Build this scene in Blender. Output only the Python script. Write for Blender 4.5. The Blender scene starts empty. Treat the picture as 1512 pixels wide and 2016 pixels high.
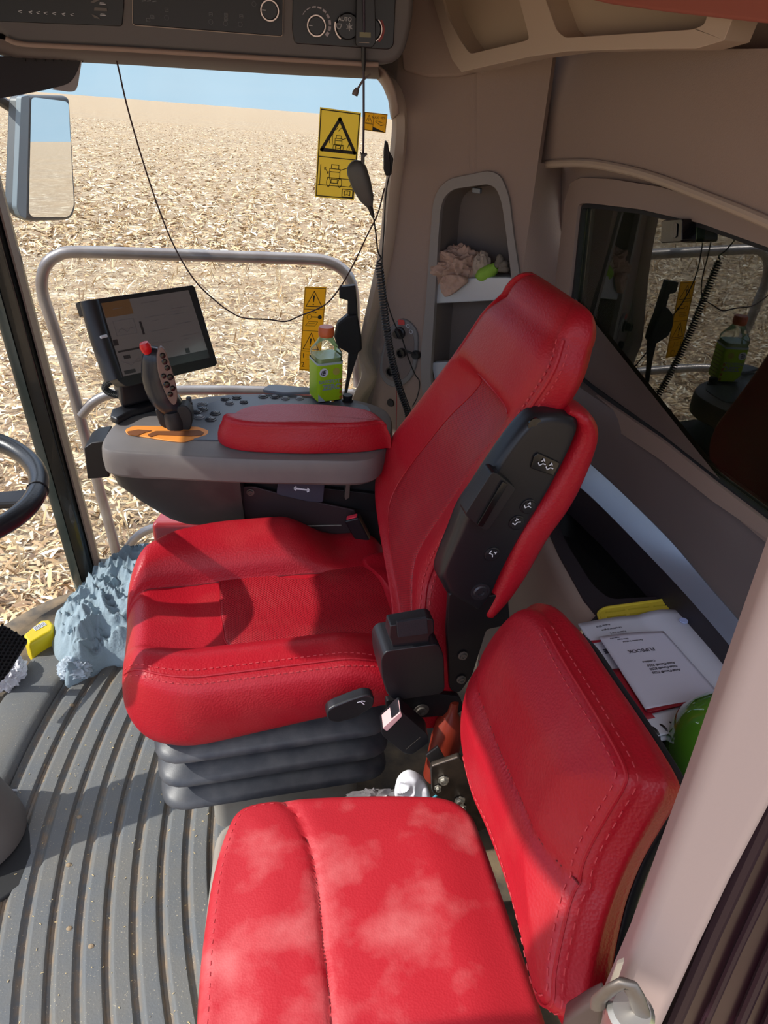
import bpy, bmesh, math, random
import numpy as np
from mathutils import Vector, Matrix, noise
from mathutils.geometry import tessellate_polygon
random.seed(7); rng = np.random.default_rng(7)
SC = bpy.context.scene
COL = SC.collection
# ------------------------------------------------------------------ camera
FPX = 1500.0
PITCH, YAW, ROLL = math.radians(31.5), math.radians(7.0), math.radians(3.3)
CAM = np.array([0.0, 0.0, 1.5])
FW = np.array([math.sin(YAW)*math.cos(PITCH), math.cos(YAW)*math.cos(PITCH), -math.sin(PITCH)])
R0 = np.array([math.cos(YAW), -math.sin(YAW), 0.0]); U0 = np.cross(R0, FW)
RT = R0*math.cos(ROLL)+U0*math.sin(ROLL); UP = U0*math.cos(ROLL)-R0*math.sin(ROLL)
cd = bpy.data.cameras.new('camera'); cam = bpy.data.objects.new('camera', cd); COL.objects.link(cam)
cam.matrix_world = Matrix(((RT[0], UP[0], -FW[0], CAM[0]), (RT[1], UP[1], -FW[1], CAM[1]), (RT[2], UP[2], -FW[2], CAM[2]), (0, 0, 0, 1)))
cd.sensor_fit = 'HORIZONTAL'; cd.sensor_width = 36.0; cd.lens = 36.0*FPX/1512; cd.clip_start = 0.02; cd.clip_end = 5000
SC.camera = cam
# ------------------------------------------------------------------ sky, sun, exposure
SUN_DIR = Vector((0.772, 0.05, -0.636)).normalized()
SUN_E, SKY_E = 4.3, 1.0
w = bpy.data.worlds.new('sky'); SC.world = w; w.use_nodes = True
nt = w.node_tree; nt.nodes.clear()
tc = nt.nodes.new('ShaderNodeTexCoord'); sp = nt.nodes.new('ShaderNodeSeparateXYZ')
nt.links.new(tc.outputs['Generated'], sp.inputs[0])
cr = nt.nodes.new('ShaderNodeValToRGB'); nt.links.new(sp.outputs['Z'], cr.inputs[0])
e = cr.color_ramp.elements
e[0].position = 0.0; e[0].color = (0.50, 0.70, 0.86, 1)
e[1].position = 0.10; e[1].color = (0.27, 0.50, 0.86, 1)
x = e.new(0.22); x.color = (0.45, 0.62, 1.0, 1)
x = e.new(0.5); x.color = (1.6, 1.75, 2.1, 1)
x = e.new(1.0); x.color = (2.6, 2.7, 2.9, 1)  # upper sky made brighter than natural to fill the cab with light
wn = nt.nodes.new('ShaderNodeTexNoise'); wn.inputs['Scale'].default_value = 2.5; wn.inputs['Detail'].default_value = 5
mp = nt.nodes.new('ShaderNodeMapping'); mp.inputs['Scale'].default_value = (1, 1, 9)
nt.links.new(tc.outputs['Generated'], mp.inputs[0]); nt.links.new(mp.outputs[0], wn.inputs['Vector'])
mr = nt.nodes.new('ShaderNodeMapRange'); mr.inputs[1].default_value = .45; mr.inputs[2].default_value = .75; mr.inputs[4].default_value = .35
nt.links.new(wn.outputs[0], mr.inputs[0])
mx = nt.nodes.new('ShaderNodeMixRGB'); mx.inputs[2].default_value = (.66, .78, .88, 1)
nt.links.new(mr.outputs[0], mx.inputs[0]); nt.links.new(cr.outputs[0], mx.inputs[1])
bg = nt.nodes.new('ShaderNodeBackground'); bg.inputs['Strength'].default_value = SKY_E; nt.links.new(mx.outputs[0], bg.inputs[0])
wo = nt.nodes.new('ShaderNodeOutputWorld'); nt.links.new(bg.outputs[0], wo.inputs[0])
sl = bpy.data.lights.new('sun', 'SUN'); sl.energy = SUN_E; sl.angle = math.radians(0.6); sl.color = (1.0, 0.95, 0.88)
so = bpy.data.objects.new('sun', sl); COL.objects.link(so); so.rotation_euler = SUN_DIR.to_track_quat('-Z', 'Y').to_euler()
so.location = (-6, 0, 8)
vs = SC.view_settings; vs.view_transform = 'Standard'; vs.look = 'None'; vs.gamma = 1.0; vs.use_curve_mapping = False; vs.exposure = 0.25
SC.cycles.use_denoising = True
SC.cycles.max_bounces = 10; SC.cycles.diffuse_bounces = 6; SC.cycles.transparent_max_bounces = 24; SC.cycles.glossy_bounces = 4
SC.cycles.sample_clamp_indirect = 6.0
# ------------------------------------------------------------------ projection helpers (photo pixel -> point on a real surface)
V = lambda *a: np.array(a, float)
def ray(x, y): return FW+RT*(x-756)/FPX-UP*(y-1008)/FPX
def PX(x, y, c): d = ray(x, y); return CAM+d*(c-CAM[0])/d[0]
def PY(x, y, c): d = ray(x, y); return CAM+d*(c-CAM[1])/d[1]
def PZ(x, y, c): d = ray(x, y); return CAM+d*(c-CAM[2])/d[2]
def PP(x, y, p, n): d = ray(x, y); n = np.array(n, float); return CAM+d*np.dot(np.array(p)-CAM, n)/np.dot(d, n)
def unit(a): a = np.array(a, float); return a/np.linalg.norm(a)
def lerp(a, b, t): return a+(b-a)*t
class Fr:
    """a local frame: origin, u, v, w"""
    def __init__(s, o, u, v, w=None):
        s.o = np.array(o, float); s.u = unit(u); v = np.array(v, float); v = v-s.u*np.dot(v, s.u); s.v = unit(v)
        s.w = np.cross(s.u, s.v) if w is None else unit(w)
    def __call__(s, a, b, c=0.0): return s.o+s.u*a+s.v*b+s.w*c
    def px(s, x, y, c=0.0):
        p = PP(x, y, s.o+s.w*c, s.w)-s.o; return (float(np.dot(p, s.u)), float(np.dot(p, s.v)))
    def pxs(s, pts, c=0.0): return [s.px(*q, c) for q in pts]
    def sub(s, a, b, c=0.0): return Fr(s(a, b, c), s.u, s.v, s.w)
def g1(x, c, s): return math.exp(-((x-c)/s)**2)
def sm(a, b, x): t = max(0., min(1., (x-a)/(b-a))); return t*t*(3-2*t)
def smooth_closed(P, n):
    """closed Catmull-Rom through P, n samples evenly spread along it"""
    P = [np.array(p, float) for p in P]; m = len(P); out = []
    for i in range(m):
        a, b, c, d = P[i-1], P[i], P[(i+1) % m], P[(i+2) % m]
        for t in np.linspace(0, 1, 12, endpoint=False):
            out.append(.5*((2*b)+(c-a)*t+(2*a-5*b+4*c-d)*t*t+(3*b-a-3*c+d)*t**3))
    return resample(out, n, True)
def smooth_open(P, n):
    P = [np.array(p, float) for p in P]; P = [2*P[0]-P[1]]+P+[2*P[-1]-P[-2]]; out = []
    for i in range(1, len(P)-2):
        a, b, c, d = P[i-1], P[i], P[i+1], P[i+2]
        for t in np.linspace(0, 1, 10, endpoint=False):
            out.append(.5*((2*b)+(c-a)*t+(2*a-5*b+4*c-d)*t*t+(3*b-a-3*c+d)*t**3))
    out.append(P[-2]); return resample(out, n, False)
def resample(P, n, closed):
    P = np.array(P); Q = np.vstack([P, P[:1]]) if closed else P
    L = np.concatenate([[0], np.cumsum(np.linalg.norm(np.diff(Q, axis=0), axis=1))])
    t = np.linspace(0, L[-1], n, endpoint=not closed)
    return np.stack([np.interp(t, L, Q[:, k]) for k in range(Q.shape[1])], 1)
def round_poly(P, r, k=5):
    """polygon with its corners rounded by radius r (2-D or 3-D points)"""
    P = [np.array(p, float) for p in P]; out = []; m = len(P)
    for i in range(m):
        a, b, c = P[i-1], P[i], P[(i+1) % m]; ri = r[i] if hasattr(r, '__len__') else r
        la, lc = np.linalg.norm(a-b), np.linalg.norm(c-b); q = min(ri, la*.49, lc*.49)
        p0 = b+(a-b)/la*q; p1 = b+(c-b)/lc*q
        for j in range(k+1):
            t = j/k; out.append((1-t)**2*p0+2*t*(1-t)*b+t*t*p1)
    return out
# ------------------------------------------------------------------ mesh builder
class MB:
    def __init__(s): s.v = []; s.f = []
    def add(s, vs, fs):
        n = len(s.v); s.v += [tuple(map(float, p)) for p in vs]; s.f += [tuple(i+n for i in f) for f in fs]; return s
    def box(s, c, size, fr=None):
        c = np.array(c, float); h = np.array(size, float)/2
        f = fr or Fr((0, 0, 0), (1, 0, 0), (0, 1, 0)); P = []
        for z in (-1, 1):
            for (a, b) in ((-1, -1), (1, -1), (1, 1), (-1, 1)): P.append(f(c[0]+a*h[0], c[1]+b*h[1], c[2]+z*h[2]))
        return s.add(P, [(3, 2, 1, 0), (4, 5, 6, 7), (0, 1, 5, 4), (1, 2, 6, 5), (2, 3, 7, 6), (3, 0, 4, 7)])
    def prism(s, pts, vec, caps=True):
        pts = [np.array(p, float) for p in pts]; vec = np.array(vec, float); n = len(pts)
        fs = [(i, (i+1) % n, n+(i+1) % n, n+i) for i in range(n)]
        if caps: fs += [tuple(range(n))[::-1], tuple(range(n, 2*n))]
        return s.add(pts+[p+vec for p in pts], fs)
    def holed(s, outer, holes, vec):
        loops = [[Vector(p) for p in outer]]+[[Vector(p) for p in h] for h in holes]
        tris = tessellate_polygon(loops); P = [np.array(p) for l in loops for p in l]; n = len(P); vec = np.array(vec, float)
        fs = [tuple(t) for t in tris]+[tuple(n+i for i in t[::-1]) for t in tris]; k = 0
        for l in loops:
            m = len(l); fs += [(k+i, k+(i+1) % m, n+k+(i+1) % m, n+k+i) for i in range(m)]; k += m
        return s.add(P+[p+vec for p in P], fs)
    def loft(s, rings, closed=True, caps=True):
        n = len(rings[0]); P = [p for r in rings for p in r]; fs = []
        for i in range(len(rings)-1):
            for j in range(n if closed else n-1):
                a = i*n+j; b = i*n+(j+1) % n; fs.append((a, b, b+n, a+n))
        if caps and closed: fs += [tuple(range(n))[::-1], tuple(range(len(P)-n, len(P)))]
        return s.add(P, fs)
    def tube(s, path, r, n=10, closed=False, flat=1.0):
        path = [np.array(p, float) for p in path]; m = len(path); R = r if hasattr(r, '__len__') else [r]*m; rings = []
        T = [unit((path[(i+1) % m] if closed or i < m-1 else path[i])-(path[i-1] if closed or i > 0 else path[i])) for i in range(m)]
        u = unit(np.cross(T[0], V(0, 0, 1) if abs(T[0][2]) < .9 else V(1, 0, 0)))
        for i in range(m):
            u = unit(u-T[i]*np.dot(u, T[i])); w_ = np.cross(T[i], u)
            rings.append([path[i]+R[i]*(u*math.cos(a)+w_*math.sin(a)*flat) for a in np.linspace(0, 2*math.pi, n, endpoint=False)])
        if closed:
            k = len(s.v); s.loft(rings, True, False); L = len(rings)
            s.f += [(k+(L-1)*n+j, k+(L-1)*n+(j+1) % n, k+(j+1) % n, k+j) for j in range(n)]; return s
        return s.loft(rings)
    def lathe(s, prof, o, ax=(0, 0, 1), n=24):
        ax = unit(ax); u = unit(np.cross(ax, V(0, 1, 0) if abs(ax[1]) < .9 else V(1, 0, 0))); w_ = np.cross(ax, u); o = np.array(o, float)
        return s.loft([[o+ax*z+max(r, 1e-4)*(u*math.cos(a)+w_*math.sin(a)) for a in np.linspace(0, 2*math.pi, n, endpoint=False)] for r, z in prof])
    def grid(s, fn, nu, nv):
        P = [fn(i/nu, j/nv) for i in range(nu+1) for j in range(nv+1)]; k = nv+1
        return s.add(P, [(i*k+j, (i+1)*k+j, (i+1)*k+j+1, i*k+j+1) for i in range(nu) for j in range(nv)])
    def pad(s, fr, outline, th, rnd, top=None, n=96, rings=18, back=None, draft=0.0, ctr=None, smooth=True, bulge=0.0):
        """upholstered slab: outline in fr's u,v; face towards +w at w=0 (plus top(u,v)); back at -th"""
        O = smooth_closed(outline, n) if smooth else resample(outline, n, True)
        c = np.array(ctr, float) if ctr is not None else O.mean(0); D = O-c; rho = np.linalg.norm(D, axis=1)
        R = []; back = rnd*.6 if back is None else back
        def ring(inset, h, wt):
            q = c+D*(1-np.minimum(inset/rho, .98))[:, None]
            return [fr(a, b, h+(top(a, b)*wt if top and wt else 0)) for a, b in q]
        R.append([fr(*(c+(p-c)*.02), -th) for p in O]); R.append(ring(back+draft, -th, 0))
        for k in range(1, 5):
            a = k/4*math.pi/2; R.append(ring(back*(1-math.sin(a))+draft, -th+back*(1-math.cos(a)), 0))
        for k in range(1, 3): R.append(ring(draft*(1-k/3)-bulge*math.sin(k/3*math.pi), lerp(-th+back, -rnd, k/3), .3*k))
        for k in range(0, 8):
            a = k/7*math.pi/2; R.append(ring(rnd*(1-math.cos(a)), -rnd+rnd*math.sin(a), .9+.1*k/7))
        for k in range(1, rings+1):
            t = k/rings; q = []
            for p, r in zip(O, rho):
                f = lerp(1-rnd/r, 0.01, t); pt = c+(p-c)*f; q.append(fr(pt[0], pt[1], top(*pt) if top else 0))
            R.append(q)
        return s.loft(R)
    def obj(s, name, mat, parent=None, smooth=35, bevel=0, bseg=2, sub=0, solid=0, props=None, weld=False):
        me = bpy.data.meshes.new(name); root = parent
        while root is not None and root.parent is not None: root = root.parent
        if root is not None: org = np.array(root.location)
        elif props and props.get('kind') == 'structure': org = V(0, 0, 0)
        else:
            A = np.array(s.v); lo, hi = A.min(0), A.max(0); org = V((lo[0]+hi[0])/2, (lo[1]+hi[1])/2, lo[2])
        me.from_pydata((np.array(s.v)-org).tolist(), [], s.f); me.validate()
        bm = bmesh.new(); bm.from_mesh(me)
        if weld: bmesh.ops.remove_doubles(bm, verts=bm.verts, dist=1e-5)
        bmesh.ops.recalc_face_normals(bm, faces=bm.faces); bm.to_mesh(me); bm.free()
        if smooth:
            me.polygons.foreach_set('use_smooth', [True]*len(me.polygons))
            if not bevel: me.set_sharp_from_angle(angle=math.radians(smooth))
        me.materials.append(mat); o = bpy.data.objects.new(name, me); COL.objects.link(o)
        if root is None: o.location = org
        else: o.parent = parent
        if solid: m = o.modifiers.new('solid', 'SOLIDIFY'); m.thickness = solid; m.offset = 0
        if bevel:
            m = o.modifiers.new('bevel', 'BEVEL'); m.width = bevel; m.segments = bseg; m.limit_method = 'ANGLE'; m.angle_limit = math.radians(35); m.harden_normals = False
            m2 = o.modifiers.new('wn', 'WEIGHTED_NORMAL'); m2.keep_sharp = True
        if sub: m = o.modifiers.new('sub', 'SUBSURF'); m.levels = sub; m.render_levels = sub
        if props:
            for k, v in props.items(): o[k] = v
        return o
def T(label, cat, group=None, kind=None):
    d = {'label': label, 'category': cat}
    if group: d['group'] = group
    if kind: d['kind'] = kind
    return d
ST = {'kind': 'structure'}
def thing(name, loc, label, cat, group=None):
    o = bpy.data.objects.new(name, None); COL.objects.link(o); o.location = tuple(map(float, loc)); o.empty_display_size = .05
    for k, v in T(label, cat, group).items(): o[k] = v
    return o
def text(name, s, size, fr, mat, parent, ext=.0002, align='CENTER', weight=0.0):
    """real lettering lying in frame fr (u = reading direction, v = up)"""
    cu = bpy.data.curves.new(name, 'FONT'); cu.body = s; cu.size = size; cu.extrude = ext; cu.align_x = align; cu.align_y = 'CENTER'; cu.offset = weight
    t = bpy.data.objects.new(name, cu)
    w_ = np.cross(fr.u, fr.v); o = fr.o.copy(); root = parent
    while root.parent is not None: root = root.parent
    M_ = Matrix(((fr.u[0], fr.v[0], w_[0], o[0]), (fr.u[1], fr.v[1], w_[1], o[1]), (fr.u[2], fr.v[2], w_[2], o[2]), (0, 0, 0, 1)))
    dg = None
    COL.objects.link(t)
    bpy.context.view_layer.update()
    me = bpy.data.meshes.new_from_object(t); COL.objects.unlink(t); bpy.data.objects.remove(t)
    me.transform(Matrix.Translation(-Vector(root.location)) @ M_); me.materials.clear(); me.materials.append(mat)
    ob = bpy.data.objects.new(name, me); COL.objects.link(ob); ob.parent = parent; return ob
def strokes(mb, fr, lines, wd, h=.0004, closed=False):
    """flat drawn lines (2-D polylines in fr) as thin printed strips"""
    for L in lines:
        for a, b in zip(L[:-1], L[1:]):
            a, b = np.array(a, float), np.array(b, float); d = b-a; l = np.linalg.norm(d)
            if l < 1e-6: continue
            d /= l; nrm = V(-d[1], d[0])*wd/2; a2 = a-d*wd*.45; b2 = b+d*wd*.45
            mb.prism([fr(*(a2-nrm), h), fr(*(b2-nrm), h), fr(*(b2+nrm), h), fr(*(a2+nrm), h)], fr.w*.0003)
    return mb
def circle(c, r, n=16, a0=0, a1=360): return [(c[0]+r*math.cos(math.radians(a)), c[1]+r*math.sin(math.radians(a))) for a in np.linspace(a0, a1, n)]
# ------------------------------------------------------------------ materials
def srgb(r, g, b): return tuple(((c/255)/12.92 if c/255 <= .04045 else ((c/255+.055)/1.055)**2.4) for c in (r, g, b))+(1,)
MATS = {}
def mat(name, col, rough=.5, metal=0.0, bump=0.0, bscale=200, vary=0.0, vscale=8, col2=None, coat=0.0, spec=.5, kind='noise', dist=.002, emit=None, sheen=0.0, vdet=5, vlo=.35, vhi=.65):
    if name in MATS: return MATS[name]
    m = bpy.data.materials.new(name); m.use_nodes = True; n = m.node_tree; b = n.nodes['Principled BSDF']; MATS[name] = m
    c = srgb(*col); b.inputs['Base Color'].default_value = c; b.inputs['Roughness'].default_value = rough; b.inputs['Metallic'].default_value = metal
    b.inputs['Coat Weight'].default_value = coat; b.inputs['Specular IOR Level'].default_value = spec
    if sheen: b.inputs['Sheen Weight'].default_value = sheen; b.inputs['Sheen Roughness'].default_value = .4
    tc = n.nodes.new('ShaderNodeTexCoord')
    if vary:
        t = n.nodes.new('ShaderNodeTexNoise'); t.inputs['Scale'].default_value = vscale; t.inputs['Detail'].default_value = vdet; n.links.new(tc.outputs['Object'], t.inputs['Vector'])
        r = n.nodes.new('ShaderNodeMapRange'); r.inputs[1].default_value = vlo; r.inputs[2].default_value = vhi; r.inputs[4].default_value = vary; n.links.new(t.outputs[0], r.inputs[0])
        x = n.nodes.new('ShaderNodeMixRGB'); x.inputs[1].default_value = c; x.inputs[2].default_value = srgb(*(col2 or (200, 185, 165)))
        n.links.new(r.outputs[0], x.inputs[0]); n.links.new(x.outputs[0], b.inputs['Base Color']); m['mix'] = x.name
    if bump:
        t = n.nodes.new('ShaderNodeTexVoronoi' if kind == 'voronoi' else 'ShaderNodeTexNoise'); t.inputs['Scale'].default_value = bscale
        if kind != 'voronoi': t.inputs['Detail'].default_value = 4
        n.links.new(tc.outputs['Object'], t.inputs['Vector'])
        bp = n.nodes.new('ShaderNodeBump'); bp.inputs['Strength'].default_value = bump; bp.inputs['Distance'].default_value = dist
        n.links.new(t.outputs[0], bp.inputs['Height']); n.links.new(bp.outputs[0], b.inputs['Normal'])
    if emit: b.inputs['Emission Color'].default_value = srgb(*emit[0]); b.inputs['Emission Strength'].default_value = emit[1]
    return m
def glass(name, tint, refl=1.0, ior=1.5, dirt=0.0, dcol=(190, 180, 165)):
    m = bpy.data.materials.new(name); m.use_nodes = True; n = m.node_tree; n.nodes.clear(); MATS[name] = m
    o = n.nodes.new('ShaderNodeOutputMaterial'); tr = n.nodes.new('ShaderNodeBsdfTransparent'); tr.inputs[0].default_value = tint+(1,)
    g = n.nodes.new('ShaderNodeBsdfGlossy'); g.inputs['Roughness'].default_value = .01; g.inputs[0].default_value = (refl, refl, refl, 1)
    fr = n.nodes.new('ShaderNodeFresnel'); fr.inputs[0].default_value = ior; mx = n.nodes.new('ShaderNodeMixShader')
    n.links.new(fr.outputs[0], mx.inputs[0]); n.links.new(tr.outputs[0], mx.inputs[1]); n.links.new(g.outputs[0], mx.inputs[2]); last = mx
    if dirt:
        d = n.nodes.new('ShaderNodeBsdfDiffuse'); d.inputs[0].default_value = srgb(*dcol); t = n.nodes.new('ShaderNodeTexNoise'); t.inputs['Scale'].default_value = 6; t.inputs['Detail'].default_value = 8
        tc = n.nodes.new('ShaderNodeTexCoord'); n.links.new(tc.outputs['Object'], t.inputs['Vector'])
        r = n.nodes.new('ShaderNodeMapRange'); r.inputs[1].default_value = .3; r.inputs[2].default_value = .8; r.inputs[3].default_value = dirt*.3; r.inputs[4].default_value = dirt; n.links.new(t.outputs[0], r.inputs[0])
        m2 = n.nodes.new('ShaderNodeMixShader'); n.links.new(r.outputs[0], m2.inputs[0]); n.links.new(mx.outputs[0], m2.inputs[1]); n.links.new(d.outputs[0], m2.inputs[2]); last = m2
    n.links.new(last.outputs[0], o.inputs[0]); return m
def perforate(m, scale=215, dark=.5, ax=(0, 1)):
    """add a regular pattern of small punched holes to an existing leather"""
    n = m.node_tree; b = n.nodes['Principled BSDF']; tc = n.nodes.new('ShaderNodeTexCoord')
    vo = n.nodes.new('ShaderNodeTexVoronoi'); vo.inputs['Scale'].default_value = scale; vo.inputs['Randomness'].default_value = 0.0; vo.voronoi_dimensions = '2D'
    mp = n.nodes.new('ShaderNodeMapping'); mp.inputs['Rotation'].default_value = (.0, .0, .7); sx = n.nodes.new('ShaderNodeSeparateXYZ'); cx = n.nodes.new('ShaderNodeCombineXYZ'); n.links.new(tc.outputs['Object'], sx.inputs[0]); n.links.new(sx.outputs[ax[0]], cx.inputs[0]); n.links.new(sx.outputs[ax[1]], cx.inputs[1]); n.links.new(cx.outputs[0], mp.inputs[0]); n.links.new(mp.outputs[0], vo.inputs['Vector'])
    r = n.nodes.new('ShaderNodeMapRange'); r.inputs[1].default_value = .22; r.inputs[2].default_value = .42; n.links.new(vo.outputs[0], r.inputs[0])
    src = b.inputs['Base Color'].links[0].from_socket
    x = n.nodes.new('ShaderNodeMixRGB'); x.blend_type = 'MULTIPLY'; x.inputs[0].default_value = dark
    n.links.new(src, x.inputs[1]); n.links.new(r.outputs[0], x.inputs[2]); n.links.new(x.outputs[0], b.inputs['Base Color'])
    bp = n.nodes.new('ShaderNodeBump'); bp.inputs['Strength'].default_value = .5; bp.inputs['Distance'].default_value = .001
    n.links.new(r.outputs[0], bp.inputs['Height']); n.links.new(bp.outputs[0], b.inputs['Normal'])
RED = (168, 18, 34)
leather = mat('red_leather', RED, .44, spec=.36, bump=.35, bscale=260, kind='voronoi', dist=.0012, vary=.10, vscale=9, col2=(205, 120, 110), vlo=.5, vhi=.8)
leather_perf = mat('red_perforated_leather', RED, .48, vary=.12, vscale=14, col2=(210, 110, 100), vlo=.5, vhi=.8); perforate(leather_perf)
leather_perf_back = mat('red_perforated_back_leather', RED, .48, vary=.12, vscale=14, col2=(210, 110, 100), vlo=.5, vhi=.8); perforate(leather_perf_back, ax=(1, 2))
leather_dusty = mat('dusty_red_leather', (174, 22, 36), .62, bump=.3, bscale=330, kind='voronoi', dist=.0008, vary=.62, vscale=12, col2=(212, 120, 118), vlo=.5, vhi=.78, vdet=9)
thread = mat('red_thread', (196, 60, 66), .7)
taupe = mat('taupe_plastic', (150, 130, 118), .55, bump=.15, bscale=500, dist=.0005)
taupe_cloth = mat('taupe_headliner', (148, 129, 118), .95, bump=.3, bscale=420, kind='voronoi', dist=.0008)
taupe_dark = mat('dark_taupe_plastic', (112, 100, 96), .6, bump=.15, bscale=500, dist=.0005)
beige = mat('beige_trim', (176, 158, 140), .5, bump=.1, bscale=500, dist=.0004)
greyp = mat('grey_plastic', (118, 116, 116), .5, bump=.15, bscale=600, dist=.0004)
silver = mat('silver_plastic', (188, 194, 200), .35, metal=.3)
blue_silver = mat('satin_silver_trim', (165, 178, 196), .32, metal=.55)
black = mat('black_plastic', (26, 26, 30), .38, bump=.2, bscale=500, dist=.0004)
black_matt = mat('matt_black_plastic', (22, 21, 23), .6)
dark = mat('dark_void', (10, 9, 11), .8)
gloss_black = mat('gloss_black', (16, 16, 18), .12)
steel = mat('steel', (190, 188, 182), .35, metal=.9)
dull_steel = mat('dull_steel', (120, 116, 110), .5, metal=.7, vary=.5, vscale=30, col2=(95, 80, 70))
rubber = mat('black_rubber', (30, 30, 31), .7)
yellow = mat('yellow_vinyl', (248, 206, 62), .5)
yellow_pale = mat('pale_yellow_vinyl', (252, 230, 118), .5)
ink = mat('black_ink', (30, 26, 18), .6)
white_ink = mat('white_ink', (225, 228, 235), .6)
orange = mat('orange_plastic', (238, 150, 66), .5)
white = mat('white_paper', (226, 226, 232), .7)
def translucent(m, f=.5):
    n = m.node_tree; b = n.nodes['Principled BSDF']; t = n.nodes.new('ShaderNodeBsdfTranslucent'); t.inputs[0].default_value = b.inputs['Base Color'].default_value
    if b.inputs['Base Color'].links: n.links.new(b.inputs['Base Color'].links[0].from_socket, t.inputs[0])
    x = n.nodes.new('ShaderNodeMixShader'); x.inputs[0].default_value = f; n.links.new(b.outputs[0], x.inputs[1]); n.links.new(t.outputs[0], x.inputs[2]); n.links.new(x.outputs[0], n.nodes['Material Output'].inputs[0])
translucent(yellow, .6); translucent(yellow_pale, .6)
glass_side = glass('clear_glass', (.93, .95, .95), ior=1.22, dirt=.045)
glass_rear = glass('rear_glass', (.82, .90, .78), 1.0, ior=1.9, dirt=.02, dcol=(120, 125, 100))
# ================================================================== FIELD
d1, d2 = ray(150, 184), ray(770, 232)
gn = unit(np.cross(d2, d1)); gn = gn if gn[2] > 0 else -gn
rowd = ray(532, 215); rowd = unit(rowd-gn*np.dot(rowd, gn))
GF = Fr(CAM-gn*3.55, np.cross(rowd, gn), rowd, gn)
def field_mat():
    m = bpy.data.materials.new('corn_stubble'); m.use_nodes = True; n = m.node_tree; b = n.nodes['Principled BSDF']; b.inputs['Roughness'].default_value = .9; b.inputs['Specular IOR Level'].default_value = .1
    L = n.links.new; N = n.nodes.new; tc = N('ShaderNodeTexCoord')
    def nz(scale, det, vec, rough=.6, dist=0):
        t = N('ShaderNodeTexNoise'); t.inputs['Scale'].default_value = scale; t.inputs['Detail'].default_value = det; t.inputs['Roughness'].default_value = rough; t.inputs['Distortion'].default_value = dist; L(vec, t.inputs['Vector']); return t.outputs[0]
    def rng_(s, a, b_, c=0, d=1):
        r = N('ShaderNodeMapRange'); r.inputs[1].default_value = a; r.inputs[2].default_value = b_; r.inputs[3].default_value = c; r.inputs[4].default_value = d; L(s, r.inputs[0]); return r.outputs[0]
    def mix(f, a, b_, bl='MIX'):
        x = N('ShaderNodeMixRGB'); x.blend_type = bl
        for i, q in ((0, f), (1, a), (2, b_)):
            if hasattr(q, 'is_linked'): L(q, x.inputs[i])
            else: x.inputs[i].default_value = q
        return x.outputs[0]
    uv = tc.outputs['UV']
    mA = N('ShaderNodeMapping'); mA.inputs['Scale'].default_value = (3.2, 9, 1); mA.inputs['Rotation'].default_value = (0, 0, .5); L(uv, mA.inputs[0])
    mB = N('ShaderNodeMapping'); mB.inputs['Scale'].default_value = (9, 3.4, 1); mB.inputs['Rotation'].default_value = (0, 0, .3); L(uv, mB.inputs[0])
    A = nz(1.6, 5, mA.outputs[0], .7, .6); B = nz(1.7, 5, mB.outputs[0], .7, .6)
    mm = N('ShaderNodeMath'); mm.operation = 'MAXIMUM'; L(A, mm.inputs[0]); L(B, mm.inputs[1])
    big = nz(.5, 4, uv); big2 = nz(.09, 3, uv)
    soil = mix(rng_(big, .35, .65), srgb(112, 95, 82), srgb(140, 120, 102))
    straw = mix(rng_(nz(9, 3, uv), .3, .7), srgb(164, 140, 110), srgb(196, 180, 152))
    cl1 = nz(1.1, 6, uv, .75); cl2 = nz(.28, 4, uv, .6)
    c = mix(rng_(mm.outputs[0], .49, .60), soil, straw)
    c = mix(rng_(cl1, .54, .64, 0, .75), c, srgb(232, 218, 190)); c = mix(rng_(cl1, .47, .36, 0, .7), c, srgb(128, 104, 84)); c = mix(rng_(cl2, .52, .7, 0, .45), c, srgb(150, 126, 104))
    # planting rows
    s = N('ShaderNodeSeparateXYZ'); L(uv, s.inputs[0]); mu = N('ShaderNodeMath'); mu.operation = 'MULTIPLY'; mu.inputs[1].default_value = 2*math.pi/.76; L(s.outputs[0], mu.inputs[0])
    ad = N('ShaderNodeMath'); ad.operation = 'MULTIPLY_ADD'; L(big, ad.inputs[0]); ad.inputs[1].default_value = 1.6; L(mu.outputs[0], ad.inputs[2])
    si = N('ShaderNodeMath'); si.operation = 'SINE'; L(ad.outputs[0], si.inputs[0])
    c = mix(rng_(si.outputs[0], -.2, -1, 0, .22), c, srgb(150, 128, 104))
    c = mix(rng_(si.outputs[0], .7, 1, 0, .12), c, srgb(206, 184, 148))
    c = mix(rng_(big2, .3, .7, 0, .25), c, srgb(178, 146, 104), 'MIX')
    b.inputs['Specular IOR Level'].default_value = .05; L(c, b.inputs['Base Color'])
    bp = N('ShaderNodeBump'); bp.inputs['Strength'].default_value = .7; bp.inputs['Distance'].default_value = .06; L(mm.outputs[0], bp.inputs['Height']); L(bp.outputs[0], b.inputs['Normal'])
    return m
fm = field_mat()
me = bpy.data.meshes.new('field'); S = 2500.0
me.from_pydata([GF(-S, -S).tolist(), GF(S, -S).tolist(), GF(S, S).tolist(), GF(-S, S).tolist()], [], [(0, 1, 2, 3)])
uvl = me.uv_layers.new(name='UV')
for i, q in enumerate([(-S, -S), (S, -S), (S, S), (-S, S)]): uvl.data[i].uv = q
me.materials.append(fm); o = bpy.data.objects.new('ground', me); COL.objects.link(o)
for k, v in T('harvested corn field of straw coloured stubble stretching to the horizon', 'field', kind='structure').items(): o[k] = v
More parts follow.
